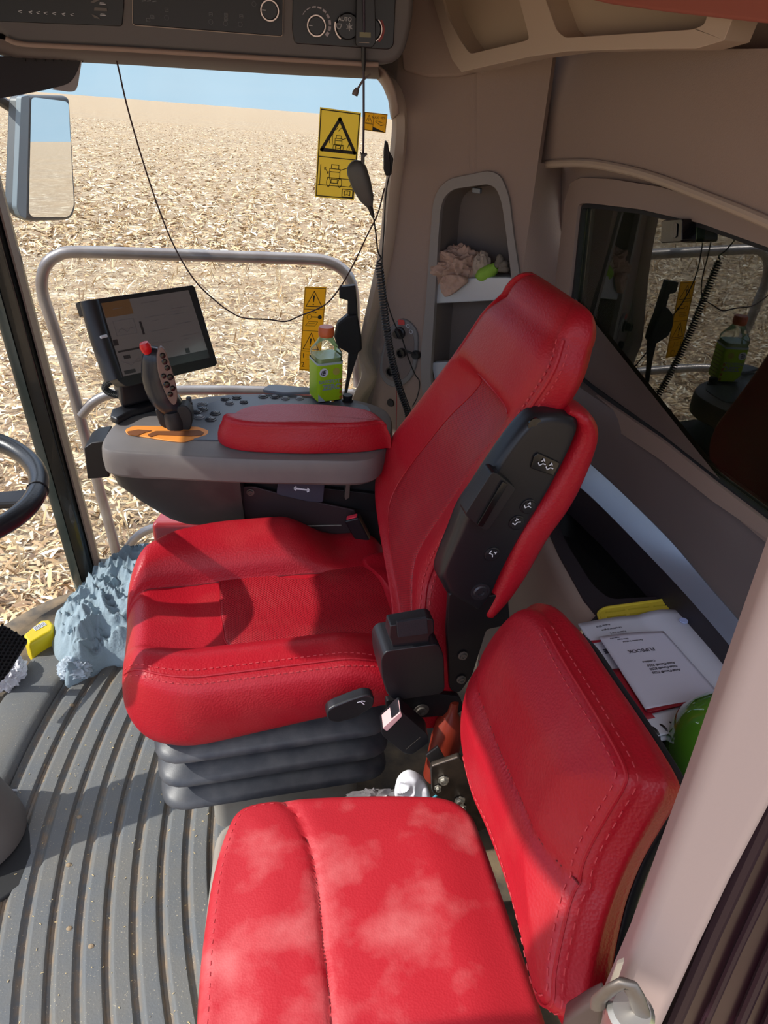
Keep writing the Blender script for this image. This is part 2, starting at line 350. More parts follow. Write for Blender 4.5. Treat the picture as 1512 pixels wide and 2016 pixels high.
# loose husks and stalks: nobody could count them
def strips(n, rfun, lfun, wfun, up, seed, curl=.5):
    r = np.random.default_rng(seed); c = rfun(r, n); ang = r.uniform(0, 2*math.pi, n); Lh = lfun(r, n)/2; wd = wfun(r, n)/2
    tilt = r.normal(0, .22, n) if not up else r.uniform(.75, 1.35, n); P = np.zeros((n, 6, 3))
    U = GF.u[None]*np.cos(ang)[:, None]+GF.v[None]*np.sin(ang)[:, None]; W = -GF.u[None]*np.sin(ang)[:, None]+GF.v[None]*np.cos(ang)[:, None]; N_ = GF.w[None]
    A = U*np.cos(tilt)[:, None]+N_*np.sin(tilt)[:, None]; roll = r.uniform(-.9, .9, n); Wt = W*np.cos(roll)[:, None]+np.cross(A, W)*np.sin(roll)[:, None]
    base = GF.o[None]+GF.u[None]*c[:, :1]+GF.v[None]*c[:, 1:2]+N_*((np.abs(np.sin(tilt))*Lh)*(1 if up else 1)+r.uniform(.005, .05, n))[:, None]
    cv = (r.uniform(0, curl, n)*Lh)[:, None]
    for k, t in enumerate((-1, 0, 1)):
        m_ = base+A*(Lh*t)[:, None]+np.cross(A, Wt)*(cv*(1-t*t)-cv*.5); tw = (1 if t == 0 else .55)
        P[:, 2*k] = m_-Wt*(wd*tw)[:, None]; P[:, 2*k+1] = m_+Wt*(wd*tw)[:, None]
    vs = P.reshape(-1, 3); b = np.arange(n)[:, None]*6; fs = np.concatenate([b+np.array([[0, 1, 3, 2]]), b+np.array([[2, 3, 5, 4]])])
    return vs, fs, c
def big_mesh(name, vs, fs, m, props):
    me = bpy.data.meshes.new(name); me.vertices.add(len(vs)); me.vertices.foreach_set('co', vs.ravel().astype('f')); nf = len(fs)
    me.loops.add(nf*4); me.loops.foreach_set('vertex_index', fs.ravel().astype('i')); me.polygons.add(nf)
    me.polygons.foreach_set('loop_start', (np.arange(nf)*4).astype('i')); me.polygons.foreach_set('loop_total', np.full(nf, 4, 'i')); me.update(); me.validate()
    me.materials.append(m); o = bpy.data.objects.new(name, me); COL.objects.link(o)
    for k, v in props.items(): o[k] = v
    return o
husk = bpy.data.materials.new('husk'); husk.use_nodes = True; n_ = husk.node_tree; hb = n_.nodes['Principled BSDF']; hb.inputs['Roughness'].default_value = .6
gi = n_.nodes.new('ShaderNodeNewGeometry'); rp = n_.nodes.new('ShaderNodeValToRGB'); n_.links.new(gi.outputs['Random Per Island'], rp.inputs[0]); n_.links.new(rp.outputs[0], hb.inputs['Base Color'])
el = rp.color_ramp.elements; el[0].color = srgb(120, 92, 66); el[1].color = srgb(238, 226, 200); q = el.new(.35); q.color = srgb(176, 142, 98); q = el.new(.7); q.color = srgb(208, 182, 138); q = el.new(.15); q.color = srgb(138, 108, 78)
def area(r, n):
    y = 3.2*np.exp(r.uniform(0, 1, n)**.9*math.log(26/3.2)); xw = y*1.05+2.5; x = r.uniform(-1, .62, n)*xw
    return np.stack([x, y], 1)
vs1, fs1, c1 = strips(85000, area, lambda r, n: r.uniform(.04, .20, n), lambda r, n: r.uniform(.010, .038, n), False, 3, .6)
big_mesh('corn_husks', vs1, fs1, husk, T('pale dry corn husks and leaves littering the field beyond the cab window', 'husks', kind='stuff'))
def rows(r, n):
    k = r.integers(-18, 14, n); y = r.uniform(3.5, 30, n); return np.stack([k*.76+.19+r.normal(0, .05, n), y], 1)
def far_area(r, n):
    y = 20*np.exp(r.uniform(0, 1, n)*math.log(150/20)); k = np.round(r.uniform(-.95, .6, n)*y/.76); return np.stack([k*.76+r.normal(0, .17, n), y], 1)
vs3, fs3, c3_ = strips(85000, far_area, lambda r, n: r.uniform(.10, .34, n), lambda r, n: r.uniform(.025, .08, n), False, 9, .4)
big_mesh('distant_husks', vs3, fs3, husk, T('pale husks and leaves strewn over the far part of the field up to the skyline', 'husks', kind='stuff'))
vs2, fs2, c2 = strips(2600, rows, lambda r, n: r.uniform(.12, .32, n), lambda r, n: r.uniform(.018, .035, n), True, 5, .1)
big_mesh('corn_stubble', vs2, fs2, husk, T('cut corn stalks standing in rows across the field beyond the window', 'stubble', kind='stuff'))

# ================================================================== CAB SHELL
# plan of the glass line, seen from above
front = [(-.66, 2.02), (-.80, 1.93), (-.93, 1.75), (-1.01, 1.5), (-1.04, 1.2), (-1.01, .9), (-.93, .62), (-.80, .42), (-.66, .32)]
fc = smooth_open(front, 40)
# floor slab
CX, CY = 1.30, 1.17
fl = MB(); outline = [V(p[0], p[1], -.012) for p in fc]+[V(.95, .30, -.012), V(.95, 2.02, -.012)]
fl.prism(outline, (0, 0, -.06)); floor = fl.obj('floor', mat('floor_pan', (70, 66, 60), .8, vary=.7, vscale=14, col2=(150, 128, 98), bump=.4, bscale=90), props=ST)
# ribbed mat: curved ribs concentric about the seats
def mat_rubber():
    m = mat('floor_mat_rubber', (98, 101, 103), .72, bump=.5, bscale=260, dist=.0012, vary=.5, vscale=10, col2=(118, 112, 100), vdet=9)
    n = m.node_tree; b = n.nodes['Principled BSDF']; L = n.links.new; N = n.nodes.new
    tc = N('ShaderNodeTexCoord'); s = N('ShaderNodeSeparateXYZ'); L(tc.outputs['Object'], s.inputs[0])
    # dust gathered in the grooves: where the surface lies low
    r = N('ShaderNodeMapRange'); r.inputs[1].default_value = .0065; r.inputs[2].default_value = .002; L(s.outputs[2], r.inputs[0])
    t = N('ShaderNodeTexNoise'); t.inputs['Scale'].default_value = 35; t.inputs['Detail'].default_value = 7; L(tc.outputs['Object'], t.inputs['Vector'])
    rr = N('ShaderNodeMapRange'); rr.inputs[1].default_value = .38; rr.inputs[2].default_value = .68; rr.inputs[4].default_value = .75; L(t.outputs[0], rr.inputs[0])
    mu = N('ShaderNodeMath'); mu.operation = 'MULTIPLY'; L(r.outputs[0], mu.inputs[0]); L(rr.outputs[0], mu.inputs[1])
    src = b.inputs['Base Color'].links[0].from_socket; x = N('ShaderNodeMixRGB'); x.inputs[2].default_value = srgb(140, 118, 92); L(mu.outputs[0], x.inputs[0]); L(src, x.inputs[1]); L(x.outputs[0], b.inputs['Base Color'])
    t2 = N('ShaderNodeTexNoise'); t2.inputs['Scale'].default_value = 330; t2.inputs['Detail'].default_value = 1; L(tc.outputs['Object'], t2.inputs['Vector'])
    r2 = N('ShaderNodeMapRange'); r2.inputs[1].default_value = .70; r2.inputs[2].default_value = .76; r2.inputs[4].default_value = .7; L(t2.outputs[0], r2.inputs[0])
    x2 = N('ShaderNodeMixRGB'); x2.inputs[2].default_value = srgb(190, 176, 150); L(r2.outputs[0], x2.inputs[0]); L(x.outputs[0], x2.inputs[1]); L(x2.outputs[0], b.inputs['Base Color'])
    return m
mrub = mat_rubber()
PIT = .0505
def ribh(rad):
    t = (rad/PIT) % 1.0                        # 0..1 across one rib and its groove
    e1 = lambda a, b, x: max(0., min(1., (x-a)/(b-a)))
    return .0105*e1(.0, .09, t)*(1-e1(.66, .84, t))+.0012+.0016*e1(.88, .92, t)*(1-e1(.95, .99, t))
rmn, rmx = 1.20, 1.975; nr = 330; na = 90
mt = MB()
def matp(i, j):
    a = lerp(-38, 46, j); rr = lerp(rmn, rmx, i); th = math.radians(180-a)
    return V(CX+rr*math.cos(th), CY+rr*math.sin(th)*1.0, ribh(rr))
mt.grid(matp, nr, na); mt.obj('floor_mat', mrub, smooth=50, props=T('dusty dark grey rubber floor mat with raised curved ribs in front of the seats', 'floor mat'))
lg = MB(); rg = [(1.972, -.01), (1.978, .004), (1.984, .020), (2.0, .026), (2.085, .026), (2.10, .018), (2.105, -.01)]
lg.loft([[V(CX+r*math.cos(math.radians(180-a)), CY+r*math.sin(math.radians(180-a)), z) for r, z in rg] for a in np.linspace(-26, 20.5, 50)])
lg.obj('mat_edge', mrub, smooth=50, props=T('smooth raised grey rubber lip along the front edge of the ribbed mat', 'mat edge'))
# right side: sill, header, glass
sillm = MB(); sillm.box((-.23, 2.05, .0), (.9, .06, .10)); sillm.obj('trim_1', rubber, bevel=.008, props=ST)
wr = Fr((0, 2.02, 0), (1, 0, 0), (0, 0, 1), (0, -1, 0))     # plane of the right-hand window, facing in
gl = MB(); glr = wr.pxs([(-60, 60), (900, 60), (905, 140), (770, 480), (740, 700), (700, 950), (700, 1300), (100, 1300)])
gpts = [wr(-.655, .04), wr(.12, .04), wr(.20, .66), wr(.275, 1.30), wr(.27, 1.50), wr(-.80, 1.50)]
gl.prism(gpts, (0, .006, 0)); gl.obj('window_1', glass_side, smooth=0, props=ST)
# windshield glass, curved in plan
ws = MB(); ws.loft([[V(p[0]*k+(-.6)*(1-k)-.09*z*sm(1.75, 2.02, p[1])-.09*z*sm(.6, .32, p[1]), p[1], z) for p in fc] for z, k in ((.03, .93), (.4, 1.0), (.9, 1.03), (1.7, 1.06))], closed=False)
ws.obj('window_2', glass_side, smooth=60, props=ST)
# roof with an overhang ahead of the glass, header above the windows
rf = MB(); fr_ = smooth_open([(-.75, 2.25), (-1.0, 2.1), (-1.16, 1.8), (-1.21, 1.2), (-1.16, .6), (-1.0, .3), (-.75, .15)], 30)
rf.prism([V(p[0], p[1], 1.80) for p in fr_]+[V(1.1, .15, 1.80), V(1.1, 2.25, 1.80)], (0, 0, .16)); rf.obj('roof', mat('red_paint', (150, 24, 30), .3, coat=.5), bevel=.03, props=ST)
cl = MB(); cl.prism([V(p[0]*.98, p[1], 1.74) for p in fc]+[V(.85, .34, 1.74), V(.85, 2.0, 1.74)], (0, 0, .03)); cl.obj('ceiling', taupe_cloth, props=ST)
hd = MB(); hd.loft([[V(p[0]*1.03, p[1], 1.69), V(p[0]*1.08, p[1]*1.0, 1.69), V(p[0]*1.08, p[1], 1.80), V(p[0]*1.03, p[1], 1.80)] for p in fc]); hd.obj('trim_2', taupe, props=ST)
# header beam over the right window; its lower edge follows the photo (rounded rear corner)
hb_ = MB(); low = [(-140, 96), (0, 103), (163, 112), (400, 123), (600, 133), (700, 138), (738, 148), (757, 172), (768, 200), (773, 235)]
L1 = [wr.px(*q) for q in low]
hb_.prism([wr(*q) for q in L1]+[wr(.40, L1[-1][1]), wr(.40, 1.80), wr(L1[0][0], 1.80)], (0, .05, 0)); hb_.obj('wall_right', taupe, props=ST)
rev = MB(); rv = smooth_open([wr(*q, .0) for q in L1], 50); rev.loft([[p+V(0, -.11, .02), p+V(0, -.02, .004), p+V(0, .0, .0)] for p in rv], closed=False)
rev.obj('trim_3', taupe, smooth=60, solid=.006, props=ST)
# A-pillar
ap = MB(); P0 = wr.px(-8, 480); P1 = wr.px(168, 1120)
prof = [(-.034, -.03), (-.010, -.05), (.026, -.05), (.036, -.035), (.036, .03), (-.040, .03), (-.040, -.02)]
pb_, pt_ = PY(173, 1120, 2.02), PY(-2, 480, 2.02); pdv = (pt_-pb_)/(pt_[2]-pb_[2]); p0_ = pb_-pdv*(pb_[2]+.03)
def pil(pf, m_, nm, dy=0, **k):
    ap = MB(); ap.prism([p0_+V(a, b+dy, 0) for a, b in pf], pdv*1.62); return ap.obj(nm, m_, props=ST, **k)
pil(prof, mat('pillar_black', (22, 24, 24), .25, coat=.3), 'trim_4', bevel=.004)
pil([(-.042, -.034), (-.030, -.044), (-.010, -.0515), (-.012, -.047), (-.036, -.028)], mat('pillar_green_grey', (70, 84, 78), .3, vary=.5, vscale=9, col2=(120, 126, 116)), 'trim_5')
pil([(.036, -.04), (.041, -.04), (.041, .0), (.036, .0)], mat('seal_edge', (120, 100, 88), .5), 'trim_23')
ap = MB(); ap.prism([V(-.672+a, .32-b, -.02) for a, b in prof], (0, 0, 1.8)); ap.obj('trim_6', MATS['pillar_black'], bevel=.008, props=ST)

# ---- corner wall between the right window and the rear window
CF = Fr((.22, 2.02, 0), (.8, -.6, 0), (0, 0, 1), (-.6, -.8, 0))
seam = [(690, 128), (760, 142), (850, 152), (905, 150), (960, 138), (1040, 117), (1120, 105), (1250, 100), (1400, 96), (1700, 92)]
edge = [(773, 235), (768, 300), (757, 380), (748, 480), (728, 580), (706, 690), (712, 740), (690, 800), (660, 950), (640, 1100)]
eW = [PY(*q, 2.015) for q in edge]
niche_o = [(862, 372), (884, 352), (963, 336), (985, 345), (1002, 385), (1012, 470), (1026, 560), (1040, 700), (1040, 860), (850, 860), (829, 760), (828, 700), (838, 600), (846, 480), (852, 400)]
niche_i = [(874, 388), (892, 372), (962, 362), (978, 372), (988, 400), (998, 470), (1008, 560), (1020, 700), (1020, 830), (860, 830), (847, 740), (850, 690), (856, 590), (862, 480), (867, 410)]
cw = MB()
outer = [CF(*CF.px(q[0], q[1])) for q in edge]
zb = .30
K = [CF(.50, 1.75), CF(-.02, 1.75)]
outer = [CF(-.015, 1.75)]+[CF(min(CF.px(*q)[0], .2), CF.px(*q)[1]) for q in edge]+[CF(-.04, .02), CF(.372, .02), CF(.372, 1.75)]
hole = [CF(*p) for p in round_poly(CF.pxs(niche_i), .02, 3)]
cw.holed(outer, [hole], -CF.w*.02); cw.obj('wall_corner', taupe_cloth, smooth=0, props=ST)
# inner return of the window edge (beige trim strip)
tr = MB(); E3 = smooth_open([PY(*q, 2.015) for q in [(700, 132), (740, 143), (765, 180)]+edge], 70)
E4 = smooth_open([CF(*CF.px(q[0], q[1], .012), .012) for q in [(716, 128), (757, 141), (787, 180), (797, 235), (794, 300), (783, 380), (772, 480), (752, 580), (728, 690), (738, 745), (715, 805), (684, 950), (664, 1100)]], 70)
tr.loft([[a+V(0, .01, 0), a, lerp(a, b, .5)+V(-.006, -.01, 0), b, b-CF.w*.02] for a, b in zip(E3, E4)], closed=False); tr.obj('trim_7', beige, smooth=60, props=ST)
# ---- rear wall: slightly turned plane
RN = unit((-.99, -.14, 0)); RF = Fr((.70, 1.20, 0), (.14, -.99, 0), (0, 0, 1), RN)   # u runs towards the viewer
def RW(q, c=0.): return RF(*RF.px(q[0], q[1], c), c)
gl_i = [(1138, 400), (1160, 400), (1260, 412), (1380, 440), (1512, 487), (1620, 530), (1620, 1135), (1512, 1030), (1400, 945), (1300, 865), (1158, 768), (1100, 730), (1122, 560)]
fr_o = [(1112, 395), (1122, 362), (1140, 350), (1200, 352), (1300, 368), (1400, 398), (1512, 448), (1640, 510), (1640, 1180), (1512, 1062), (1400, 985), (1300, 905), (1150, 805), (1060, 740), (1095, 540)]
rwall = MB(); big = [RF(-1.0, 1.75), RF(-1.0, .85), RF(.86, .85), RF(.86, 1.75)]
rwall.holed(big, [[RW(q) for q in fr_o]], -RN*.02); rwall.obj('wall_rear', taupe_cloth, smooth=0, props=ST)
rt_ = MB()
def retp(i, j):
    y = lerp(318, 860, j); a_ = CF(.372, CF.px(1042, y)[1], 0); b_ = RW((1112, y+6), -.012); return lerp(a_, b_, i)+unit(V(-.5, -.8, 0))*(.012*math.sin(min(1, i*2.2)*math.pi/2)*(1-i))
rt_.grid(retp, 14, 10); rt_.obj('trim_24', taupe_cloth, smooth=60, props=ST)
fm_ = MB(); fm_.holed([RW(q, .012) for q in round_poly(fr_o, 12, 3)], [[RW(q, .012) for q in round_poly(gl_i, 10, 3)]], -RN*.035); fm_.obj('window_3', taupe, bevel=.005, props=ST)
gk = MB(); gk.holed([RW(q, .004) for q in round_poly([(q[0]+(-5 if q[0] < 1300 else 0), q[1]) for q in gl_i], 10, 3)], [[RW(q, .004) for q in round_poly([(1146, 408), (1260, 421), (1380, 449), (1512, 496), (1612, 536), (1612, 1120), (1512, 1018), (1400, 934), (1300, 855), (1165, 758), (1118, 720), (1132, 560)], 8, 3)]], -RN*.012)
gk.obj('trim_8', rubber, props=ST)
rg_ = MB(); rg_.prism([RW(q, -.006) for q in gl_i], -RN*.005); rg_.obj('window_4', glass_rear, smooth=0, props=ST)
# grain tank wall close behind the rear glass, olive-grey mesh
tk = MB(); tk.prism([V(1.85, 2.3, -.6), V(1.89, -.3, -.6), V(1.89, -.3, 1.5), V(1.85, 2.3, 1.5)], (.03, 0, 0))
tk.obj('grain_tank_wall', mat('tank_wall_paint', (190, 200, 128), .8, vary=.8, vscale=16, col2=(130, 138, 84), bump=.5, bscale=60, dist=.01), props=T('dull olive grain tank wall close behind the rear window glass', 'tank wall'))
# upper wall: one padded surface running from the corner panel round over the rear window; lower edge is a lip
lip = [(1052, 326), (1100, 322), (1160, 322), (1230, 334), (1300, 354), (1400, 392), (1512, 438), (1640, 500)]
def upp(px, py):
    a = CF(*CF.px(px, py, .003), .003); b = RW((px, py), .06); k = sm(930, 1110, px); ta_, tb_ = np.linalg.norm(a-CAM), np.linalg.norm(b-CAM)
    return CAM+unit(ray(px, py))*lerp(ta_, tb_, k)
LX = np.array([800, 900, 990, 1030]+[q[0] for q in lip]+[1700]); LY = np.array([342, 340, 336, 332]+[q[1] for q in lip]+[530])
SX = [800, 850, 905, 960, 1040, 1120, 1250, 1400, 1700]; SY = [146, 153, 152, 139, 118, 106, 101, 97, 93]
uw = MB(); rings = []
for px in np.concatenate([np.linspace(1046, 1640, 60)]):
    y0, y1 = np.interp(px, LX, LY), np.interp(px, SX, SY); c = [upp(px, lerp(y0, y1, t)) for t in np.linspace(0, 1, 16)]
    c = [p+RN*.010*math.sin(t*math.pi) for p, t in zip(c, np.linspace(0, 1, 16))]; rings.append([c[0]-RN*.06]+c+[c[-1]-RN*.08])
uw.loft(rings, closed=False); uw.obj('wall_rear_upper', taupe_cloth, smooth=60, props=ST)
uw = MB(); uw.loft([[upp(px, lerp(lerp(352, 322, sm(930, 1046, px)), np.interp(px, SX, SY), t)) for t in np.linspace(0, 1, 12)] for px in np.linspace(925, 1048, 24)], closed=False); uw.obj('trim_9', taupe_cloth, smooth=60, props=ST)
lp = MB(); lp.tube(smooth_open([RW(q, .064) for q in lip], 60), .0085, 10); lp.obj('trim_10', beige, props=ST)
# sill below the rear window: sloping panel, satin strip, dark ledge with an open tray
A_ = [PZ(*q, .862) for q in [(1060, 705), (1155, 772), (1300, 872), (1420, 965), (1512, 1040), (1700, 1230)]]
B_ = [PZ(*q, .835) for q in [(1060, 740), (1152, 800), (1300, 905), (1420, 1010), (1512, 1090), (1700, 1290)]]
B2 = [PZ(*q, .77) for q in [(1060, 790), (1152, 850), (1300, 975), (1420, 1090), (1512, 1185), (1700, 1400)]]
C_ = [PZ(*q, .705) for q in [(1060, 855), (1150, 905), (1300, 1045), (1400, 1160), (1512, 1290), (1700, 1520)]]
D_ = [PZ(*q, .665) for q in [(1060, 905), (1150, 965), (1300, 1115), (1400, 1225), (1470, 1310), (1620, 1500)]]
n6 = 50; A_, B_, B2, C_, D_ = (smooth_open(q, n6) for q in (A_, B_, B2, C_, D_))
sp_ = MB(); sp_.loft([[a+V(.03, 0, .0), a, lerp(a, b, .5)+V(0, 0, .004), b, lerp(b, b2, .5)+V(-.004, 0, .003), b2, lerp(b2, c, .6)+V(-.002, 0, .002), c, c+V(.03, 0, -.01)] for a, b, b2, c in zip(A_, B_, B2, C_)], closed=False); sp_.obj('trim_11', taupe_dark, smooth=45, props=ST)
ss = MB(); ss.loft([[c+V(.004, 0, 0), c+V(-.004, 0, .004), lerp(c, d, .5)+V(-.006, 0, .006), d+V(-.006, 0, .004), d+V(.004, 0, -.006)] for c, d in zip(C_, D_)], closed=True); ss.obj('trim_12', blue_silver, smooth=50, props=ST)
# dark ledge at z=.6 with hole for tray
DZ = .600
E_ = [d+V(.002, 0, -(d[2]-DZ)) for d in D_]
front_e = [PZ(*q, DZ) for q in [(1020, 960), (1060, 1000), (1100, 1090), (1150, 1180), (1175, 1210), (1150, 1235), (1150, 1350), (1250, 1560), (1330, 1750)]]
lo = [V(*p) for p in front_e]+[V(.80, .38, DZ)]+[V(*p) for p in E_[::-7]]
hole = [PZ(*q, DZ) for q in round_poly([(1085, 985), (1130, 985), (1250, 1085), (1318, 1160), (1300, 1174), (1200, 1180), (1165, 1150), (1110, 1060)], 18, 4)]
ld = MB(); ld.holed(lo, [hole], (0, 0, -.02)); ld.obj('rear_ledge', mat('ledge_black', (44, 38, 44), .55, bump=.2, bscale=400, dist=.0005), smooth=0, props=T('dark plastic ledge behind the seats with an open tray sunk in it', 'ledge'))
tb = MB(); hc = np.mean(hole, 0); tb.loft([hole, [lerp(hc, p, .93)+V(0, 0, -.09) for p in hole]], caps=False); k = len(hole); tb.f.append(tuple(range(k, 2*k))); tb.obj('ledge_tray', black_matt, bpy.data.objects['rear_ledge'], smooth=40)
rb = MB(); rb.loft([[d, d+V(.0, 0, -(d[2]-DZ))] for d in D_], closed=False); rb.obj('trim_13', MATS['ledge_black'], props=ST)
# front face of the ledge: taupe moulded panel down to the floor
pf = MB(); fe = smooth_open(front_e[:6], 26); pf.loft([[p+V(.012, 0, -.004), p+V(-.006, 0, -.006), p+V(-.02, 0, -.03), p+V(-.035, -.0, -.3), p+V(-.035, 0, -.6)] for p in fe], closed=False); pf.obj('trim_14', taupe, smooth=60, props=ST)
pf = MB(); fe = smooth_open(front_e[5:], 20); pf.loft([[p+V(.01, 0, -.004), p+V(.0, 0, -.6)] for p in fe], closed=False); pf.obj('trim_15', MATS['ledge_black'], props=ST)
# ---- rear door post on the near side (camera side)
BP = Fr((.285, .36, 0), (.90, -.43, 0), (0, 0, 1)); BP.w = unit(np.cross(BP.v, BP.u))
BP.w = BP.w if np.dot(BP.w, CAM-BP.o) > 0 else -BP.w
def BQ(q, c=0): return BP(*BP.px(q[0], q[1], c), c)
bp_ = MB(); outl = [(1700, 600), (1512, 1138), (1440, 1335), (1350, 1585), (1290, 1745), (1236, 1890), (1205, 1960), (1140, 2110), (1060, 2300), (1150, 2350), (1312, 2016), (1370, 1890), (1440, 1745), (1512, 1610), (1800, 1050)]
bp_.prism([BQ(q) for q in outl], -BP.w*.05); bp_.obj('trim_16', mat('post_taupe', (168, 148, 142), .5, bump=.15, bscale=400, dist=.0005), bevel=.012, bseg=3, props=ST)
dp = MB(); dp.prism([BQ(q, -.03) for q in [(1800, 1000), (1512, 1600), (1440, 1745), (1370, 1890), (1300, 2040), (1160, 2360), (1700, 2500), (1900, 1500)]], -BP.w*.06)
dp.obj('trim_18', mat('dark_maroon_gloss', (48, 20, 32), .3, coat=.2, vary=.4, vscale=5, col2=(28, 16, 26)), props=ST)
se = MB()
for q0, q1, r in (((1530, 1560), (1290, 2100), .007), ((1560, 1640), (1350, 2100), .004), ((1600, 1700), (1420, 2100), .005), ((1640, 1750), (1500, 2060), .008)):
    se.tube([BQ(q0, -.022), BQ(((q0[0]+q1[0])/2-4, (q0[1]+q1[1])/2), -.022), BQ(q1, -.022)], r, 8)
se.obj('trim_19', mat('door_seal', (40, 22, 32), .5, spec=.25), props=ST)
# ---- roof-lining bins above the rear wall
_a = CF(*CF.px(862, 60, .06), .06); _b = RF(*RF.px(1450, 60, .13), .13); _d = _b-_a; _d[2] = 0
RBF = Fr(_a, _d, (0, 0, 1)); RBF.w = unit(np.cross(RBF.v, RBF.u)); RBF.w = RBF.w if np.dot(RBF.w, CAM-_a) > 0 else -RBF.w
def RB(q, c=.085): return RBF(*RBF.px(q[0], q[1], c-.085), c-.085)
def bin_face(q): return RB(q)
ov = MB(); lowe = [(880, 90), (890, 118), (908, 142), (960, 130), (1040, 112), (1120, 101), (1250, 97), (1370, 96), (1425, 80), (1445, 30), (1450, -60)]
ov.holed([RB(q) for q in [(838, -60), (855, 10)]+lowe], [[RB(q) for q in round_poly([(862, -40), (880, 30), (905, 78), (925, 106), (1042, 78), (1030, 30), (1010, -40)], 8, 3)], [RB(q) for q in round_poly([(1060, -40), (1085, 30), (1096, 60), (1112, 74), (1360, 58), (1385, 50), (1395, 20), (1400, -40)], 8, 3)]], -RBF.w*.05)
bn = thing('overhead_bin', RB((1100, 60))-V(0, 0, .1), 'beige moulded overhead storage bin with two recessed pockets above the rear wall', 'storage bin')
ov.obj('bin_frame', beige, bn, bevel=.006, bseg=3)
pk = MB()
for P in ([(862, -40), (880, 30), (905, 78), (925, 106), (1042, 78), (1030, 30), (1010, -40)], [(1060, -40), (1085, 30), (1096, 60), (1112, 74), (1360, 58), (1385, 50), (1395, 20), (1400, -40)]):
    c = np.mean([RB(q) for q in P], 0); R_ = [RB(q) for q in P]; pk.loft([[p-RBF.w*.005 for p in R_], [lerp(c, p, .9)-RBF.w*.035 for p in R_]], caps=False); k = len(P); pk.f.append(tuple(range(len(pk.v)-k, len(pk.v))))
pk.obj('pocket', mat('bin_taupe', (165, 146, 126), .6), bn, smooth=30)
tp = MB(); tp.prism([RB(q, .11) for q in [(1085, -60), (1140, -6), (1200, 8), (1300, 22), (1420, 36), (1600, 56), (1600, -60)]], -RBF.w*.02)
tp.obj('roof_edge_panel', mat('reddish_brown', (150, 84, 72), .9), bevel=.005, props=T('reddish brown panel along the roof edge at top right', 'flap'))  # panel along the roof edge, reddish brown all over
mg = MB(); mg.loft([[RB(q, .07), RB(q, .04)-V(0, 0, .0)] for q in [(850, 150), (960, 136), (1120, 103), (1400, 95), (1700, 90)]], closed=False)
upf = MB(); upf.prism([CF(*CF.px(*q, .004), .004) for q in [(800, 140), (850, 153), (905, 152), (960, 138), (1040, 118), (1040, -80), (780, -80)]], CF.w*.02); upf.obj('trim_20', taupe_cloth, bevel=.008, props=ST)
# ================================================================== OPERATOR SEAT
th = math.radians(8); EX = V(math.cos(th), math.sin(th), 0); EY = V(-math.sin(th), math.cos(th), 0); EZ = V(0, 0, 1); SO = V(-.05, 1.25, 0)
SF = Fr(SO, EX, EY, EZ)
def sl_(p): return (float(np.dot(p-SO, EX)), float(np.dot(p-SO, EY)))
seat = thing('operator_seat', SO+V(0, 0, .0), 'red leather suspension driver seat with tall backrest behind the steering wheel', 'seat')
# cushion: lofted front to rear, with a raised bolster along each side; seams fall on fixed columns
FS = Fr(SF(0, 0, .515), EX, EY, EZ)
KN = [(-.200, 0, 0), (-.232, .02, 0), (-.252, .055, 0), (-.250, .095, .008), (-.232, .115, .022), (-.205, .12, .034), (-.170, .12, .040), (-.140, .12, .026), (-.122, .118, .006),
      (-.10, .116, .0), (-.04, .110, 0), (.02, .110, 0), (.070, .116, .0),
      (.092, .118, .006), (.108, .12, .036), (.138, .12, .066), (.178, .12, .080), (.220, .12, .072), (.252, .11, .042), (.268, .085, .014), (.264, .05, 0), (.235, .015, 0), (.20, 0, 0)]
SEAM_N, SEAM_F = 8, 13
def cr_pt(K, t):
    i = min(int(t), len(K)-2); f = t-i; g = lambda k: np.array(K[max(0, min(len(K)-1, k))], float); a, b, c, d = g(i-1), g(i), g(i+1), g(i+2)
    return .5*((2*b)+(c-a)*f+(2*a-5*b+4*c-d)*f*f+(3*b-a-3*c+d)*f**3)
def cush_pt(x, kt, lift=0.):
    x0, x1 = -.312, .275; d = x-x0; yk, zk, zb_ = cr_pt(KN, kt); near = yk < 0
    rc_ = .15 if near else .15+.09*sm(0, .15, yk); inset = rc_*(1-math.sqrt(max(0, 1-((rc_-d)/rc_)**2))) if d < rc_ else 0
    e_ = x1-x; inset += .08*(1-math.sqrt(max(0, 1-((.08-e_)/.08)**2))) if e_ < .08 else 0
    bf = (1-sm(.02, .17, x)) if not near else (1-sm(.08, .22, x)); bf *= lerp(.55, 1, sm(-.33, -.18, x))
    yy = yk*(1-min(inset/.25, .9)*.8); base = lerp(.372, .445, sm(-.30, .25, x)); top = .385+zk+.004*sm(-.1, -.3, x)
    wt = min(1, max(0, zk/.11)); z = lerp(base, .50+(zk-.11)*1.0+.020*(1-sm(-.32, -.16, x)), wt)+zb_*bf
    rf_ = .055; k = math.sqrt(max(0, 1-((rf_-d)/rf_)**2)) if d < rf_ else 1.; k *= math.sqrt(max(0.0, 1-((.05-e_)/.05)**2)) if e_ < .05 else 1.
    z = .44+(z-.44)*max(k, .02); sg = math.exp(-((kt-SEAM_N)/.22)**2)+math.exp(-((kt-SEAM_F)/.22)**2)
    return SF(x, yy, z-.004*sg*sm(-.3, -.2, x)+lift)
XS = np.concatenate([np.linspace(-.312, -.26, 16, endpoint=False), np.linspace(-.26, .22, 56, endpoint=False), np.linspace(.22, .275, 10)])
def strip(k0, k1, nk, name, m_, bottom=False):
    ks = np.linspace(k0, k1, nk); m = MB(); R_ = []
    for x in XS:
        r = [cush_pt(x, k) for k in ks]
        if bottom: pass
        R_.append(r)
    m.loft(R_, closed=False); return m.obj(name, m_, seat, smooth=60)
